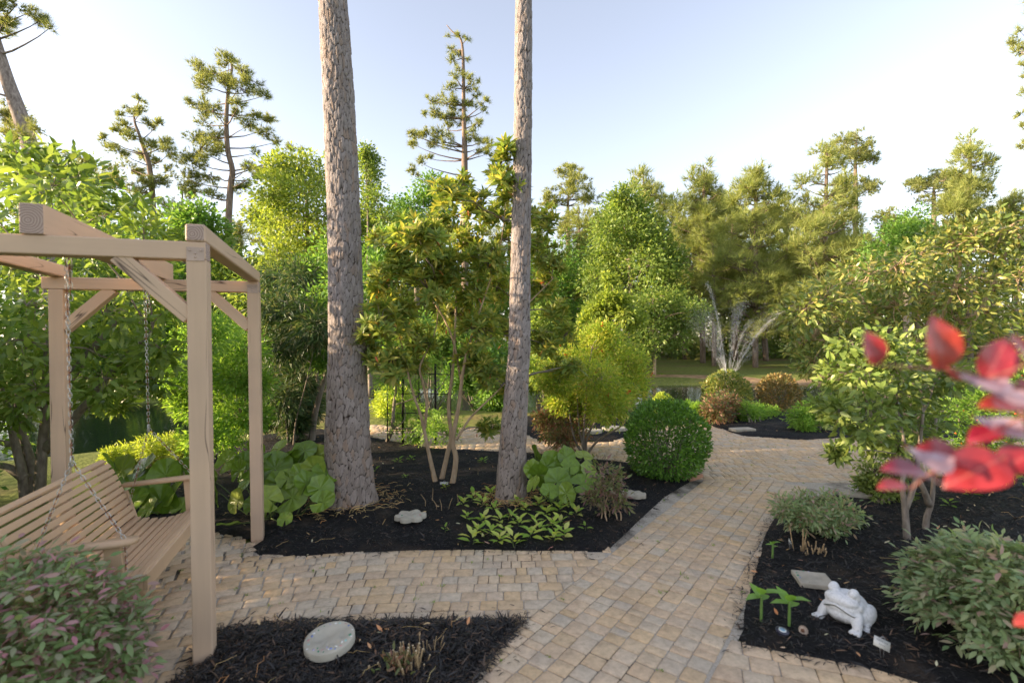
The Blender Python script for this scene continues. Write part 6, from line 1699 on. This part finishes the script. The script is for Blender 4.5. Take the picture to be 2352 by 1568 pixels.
# disc light, pine cone
def puck(x, y, R, label, tilt):
    c = G(x, y, .02); root = thing('solar_light', c, label, 'light'); root.rotation_euler = tilt
    def ring(prof, m, name):
        a = np.linspace(0, 6.283, 25)[:-1]; V = np.concatenate([np.c_[np.cos(a)*q, np.sin(a)*q, np.full(24, z)] for q, z in prof]); k = len(prof)
        i = np.arange(k-1)[:, None]*24; j = np.arange(24)[None]; j2 = (j+1) % 24
        g = Geo(); g.add(V, [np.stack([i+j, i+j2, i+24+j2, i+24+j], -1).reshape(-1, 4), (np.arange(24)+(k-1)*24)[None]]); o = bpy.data.objects.new(name, g.mesh(name, m)); COL.objects.link(o); o.parent = root
    ring([(R*.82, -.02), (R*.82, .022), (R, .024), (R, .029), (R*.97, .031)], plain('light_case', (.05, .05, .075), .35) if 'light_case' not in MATS else MATS['light_case'], 'case')
    ring([(R*.6, .0312), (R*.58, .0335)], plain('light_ring', (.62, .64, .62), .3) if 'light_ring' not in MATS else MATS['light_ring'], 'ring')
    ring([(R*.42, .0338), (R*.40, .0345)], plain('solar_cell', (.25, .38, .50), .2) if 'solar_cell' not in MATS else MATS['solar_cell'], 'solar_cell')
puck(1795, 1458, .033, 'small round solar light pressed into the mulch by the sprouts', (.12, .10, 0))
puck(1462, 1072, .04, 'small dark light at the mulch edge by the boxwood', (.1, .1, 0))
def cone():
    c = G(1846, 1452, .03); root = thing('pine_cone', c, 'fallen pine cone with pale open scales on the mulch', 'pine cone'); r = np.random.default_rng(3)
    ax = norm(np.array([-.7, -.7, .25])); g = Geo()
    g2 = Geo(); V, F_ = tube(np.array([c-ax*.02, c, c+ax*.02])+[0, 0, .014], [.012, .016, .009], 8); g2.add(V, F_); g2.obj('core', plain('cone_core', (.16, .08, .045), .8), root)
    X0 = norm(np.cross(ax, [0, 0, 1])); Y0 = np.cross(ax, X0); n = 60
    f = np.linspace(-1, 1, n); a = np.arange(n)*2.4
    rad = np.cos(a)[:, None]*X0+np.sin(a)[:, None]*Y0
    V, F_ = place(leaf_mid(.7, -.3, .1), c+[0, 0, .014]+ax*f[:, None]*.02+rad*.006, rad-ax*.45*f[:, None], np.tile(ax, (n, 1)), .020*(1-.35*np.abs(f)))
    g.add(V, F_); g.obj('scales', plain('cone_scale', (.45, .36, .29), .8, var=.35, scale=120), root, kind='stuff')
cone()

# ------------------------------------------------------------------ red leaves close to the lens
M_RED = None
def red_mat():
    m, nt, out = nodes('red_leaf')
    c = ramp(nt, rnd(nt), [(0, (.33, .020, .05)), (.4, (.40, .05, .04)), (.7, (.26, .013, .045)), (1, (.44, .085, .05))])
    ge = nt.nodes.new('ShaderNodeNewGeometry')
    v = coord(nt, 'Object'); sx = N(nt, 'ShaderNodeSeparateXYZ'); nt.links.new(v, sx.inputs[0])
    ab = N(nt, 'ShaderNodeMath', operation='ABSOLUTE'); nt.links.new(sx.outputs[0], ab.inputs[0])
    c = mix(nt, 1, c, ramp(nt, noise(nt, 5, 4, v, .65), [(.3, (.6, .55, .6)), (.7, (1.25, 1.3, 1.2))]), 'MULTIPLY')
    c = mix(nt, ramp(nt, ab.outputs[0], [(.0, (.6, .6, .6)), (.025, (0, 0, 0))]), c, (.5, .16, .16))
    c = mix(nt, ge.outputs['Backfacing'], c, (.46, .30, .35))
    p = N(nt, 'ShaderNodeBsdfPrincipled'); p.inputs['Roughness'].default_value = .28; p.inputs['Specular IOR Level'].default_value = .8; nt.links.new(c, p.inputs['Base Color'])
    t = N(nt, 'ShaderNodeBsdfTranslucent'); nt.links.new(c, t.inputs[0]); ms = N(nt, 'ShaderNodeMixShader'); ms.inputs[0].default_value = .3
    nt.links.new(p.outputs[0], ms.inputs[1]); nt.links.new(t.outputs[0], ms.inputs[2]); nt.links.new(ms.outputs[0], out.inputs[0]); return m
M_RED = red_mat()
def red_leaf():
    n = 11; ys_ = np.linspace(0, 1, n); w = .38*np.sin(np.pi*ys_**.78)**.85*(1-.15*ys_); w[0] = .02; w[-1] = 0
    V = []
    for y, q in zip(ys_, w):
        for s in (-1, -.5, 0, .5, 1): V.append([s*q, y, .30*abs(s)**1.5*q-.30*(y-.4)**2+.02*math.sin(y*9+s*2)])
    i = np.arange(n-1)[:, None]*5; j = np.arange(4)[None]
    return np.array(V), np.stack([i+j, i+j+1, i+5+j+1, i+5+j], -1).reshape(-1, 4)
def red_branch():
    D = .52
    root = thing('red_leaf_branch', (.75, .5, 0), 'red leaved branch reaching in close in front of the camellia', 'branch')
    g = Geo(); V, F_ = red_leaf(); g.add(V, F_); me = g.mesh('leaf', M_RED, True)
    # x, y of the middle, length, turn in the picture (deg, 90 = tip up), how much it faces us, depth offset
    L = [(2004, 798, 84, 105, .95, .02), (2158, 785, 128, 95, .95, 0), (2292, 822, 112, 60, .8, .02), (2345, 800, 80, 120, .7, -.02), (2240, 868, 150, 172, -.2, .0), (2310, 935, 120, 170, .4, -.02), (2285, 968, 120, 178, -.35, .03), (2130, 1046, 120, 168, -.45, -.015), (2310, 902, 120, 176, -.35, .0), (2330, 1000, 100, 160, .4, .0),
         (2265, 1000, 90, 195, .3, .03), (2090, 1085, 130, 165, .3, .02), (2170, 1050, 140, 160, .55, .0), (2240, 1082, 150, 205, .7, -.01), (2330, 1060, 110, 200, .7, .02), (2055, 1118, 80, 176, .18, .05), (2348, 905, 80, 80, .8, .04),
         (2350, 1425, 44, 200, .5, .08)]
    base = np.array(root.location)
    anchors = []
    for x, y, l, ang, face, dd in L:
        d = D+dd; a = math.radians(ang); c = Wp(x, y, d); s = px(d, l)
        Y = np.array([math.cos(a), 0, math.sin(a)])
        nz = norm(np.array([0.0, -face, math.sqrt(max(.02, 1-face*face))*(1 if face > 0 else -1)])); nz = norm(nz-Y*np.dot(nz, Y)); X = np.cross(Y, nz)
        p0 = c-Y*s*.5
        mobj('leaf', me, root, mat4(p0-base, X, Y, nz, s)); anchors.append((p0, Y))
    g = Geo()
    twigs_ = [[(2480, 900), (2360, 890), (2260, 868), (2195, 850)], [(2480, 1010), (2370, 990), (2300, 985)], [(2480, 1090), (2350, 1085), (2240, 1065), (2130, 1090)], [(2480, 840), (2380, 830), (2330, 815)]]
    allt = []
    for t in twigs_:
        P = smooth_path([Wp(x, y, D+.02) for x, y in t], 20); allt.append(P); V, F_ = tube(P, np.linspace(.003, .0015, 20), 6); g.add(V, F_)
    A = np.concatenate(allt)
    for p0, Y in anchors:
        q = A[np.argmin(np.linalg.norm(A-p0, axis=1))]
        if np.linalg.norm(q-p0) < .09:
            V, F_ = tube(curve(q, p0, 0, 4), .0012, 5, False); g.add(V, F_)
    # the stem that carries it all
    st = smooth_path([(1.05, .42, 0), (1.02, .46, .8), (.86, .52, 1.35), (.80, .54, 1.62)], 24); V, F_ = tube(st, np.linspace(.008, .003, 24), 8); g.add(V, F_)
    for P in allt:
        e = P[0]; q = st[np.argmin(np.abs(st[:, 2]-e[2]+.08))]; V, F_ = tube(curve(q, e, 0, 5), .0025, 6, False); g.add(V, F_)
    g.obj('twigs', plain('red_twig', (.22, .09, .08), .6), root)
red_branch()

# ------------------------------------------------------------------ unseen trees added past the swing to block the low sun
def sun_blocking_trees():
    r = np.random.default_rng(88)
    src = None
    spots = []
    for k in range(16):
        a = SUN_AZ + math.radians(-36+72*k/15+r.normal(0, 1.0)); d = r.uniform(19, 26)
        spots.append((-1.0+math.sin(a)*d, 4.5+math.cos(a)*d))
    for k in range(10):
        a = SUN_AZ + math.radians(-40+80*k/9+r.normal(0, 1.5)); d = r.uniform(28, 36)
        spots.append((-1.0+math.sin(a)*d, 4.5+math.cos(a)*d))
    near = [(-5.8, 3.4), (-6.4, 4.3), (-5.4, 2.2), (-5.6, 1.1), (-6.2, .1), (-6.6, -.9), (-6.2, -2)]  # low copies added out of view to shade the foreground
    spots += near
    for k, (x, y) in enumerate(spots):
        if y > 9 and abs(x)/y < 1.12: continue
        z = float(ground_z(np.array([[x, y]]))[0]); z = max(z, -.25)
        if src is None:
            b = np.array([x, y, z]); L = [(b+[r.normal(0, 1.3), r.normal(0, 1.3), r.uniform(.9, 6.3)], np.array([1.3, 1.3, 1.0])) for _ in range(26)]
            src = broadleaf(b, np.array([b, b+[.1, 0, 3], b+[0, .1, 6]]), [.2, .15, .06], L, 'leafy tree added beyond the swing to block the low sun', M_BROAD, 177, 40, 22, .22, group='trees added to block the low sun')
            continue
        c = src.copy(); COL.objects.link(c); c.location = (x, y, z); c.rotation_euler = (0, 0, r.uniform(0, 6.28)); s = r.uniform(.42, .62) if k < 16 else r.uniform(.55, .85); s = .36 if k >= len(spots)-len(near) else s; c.scale = (s, s, s)
        for ch in src.children:
            d = ch.copy(); COL.objects.link(d); d.parent = c
sun_blocking_trees()
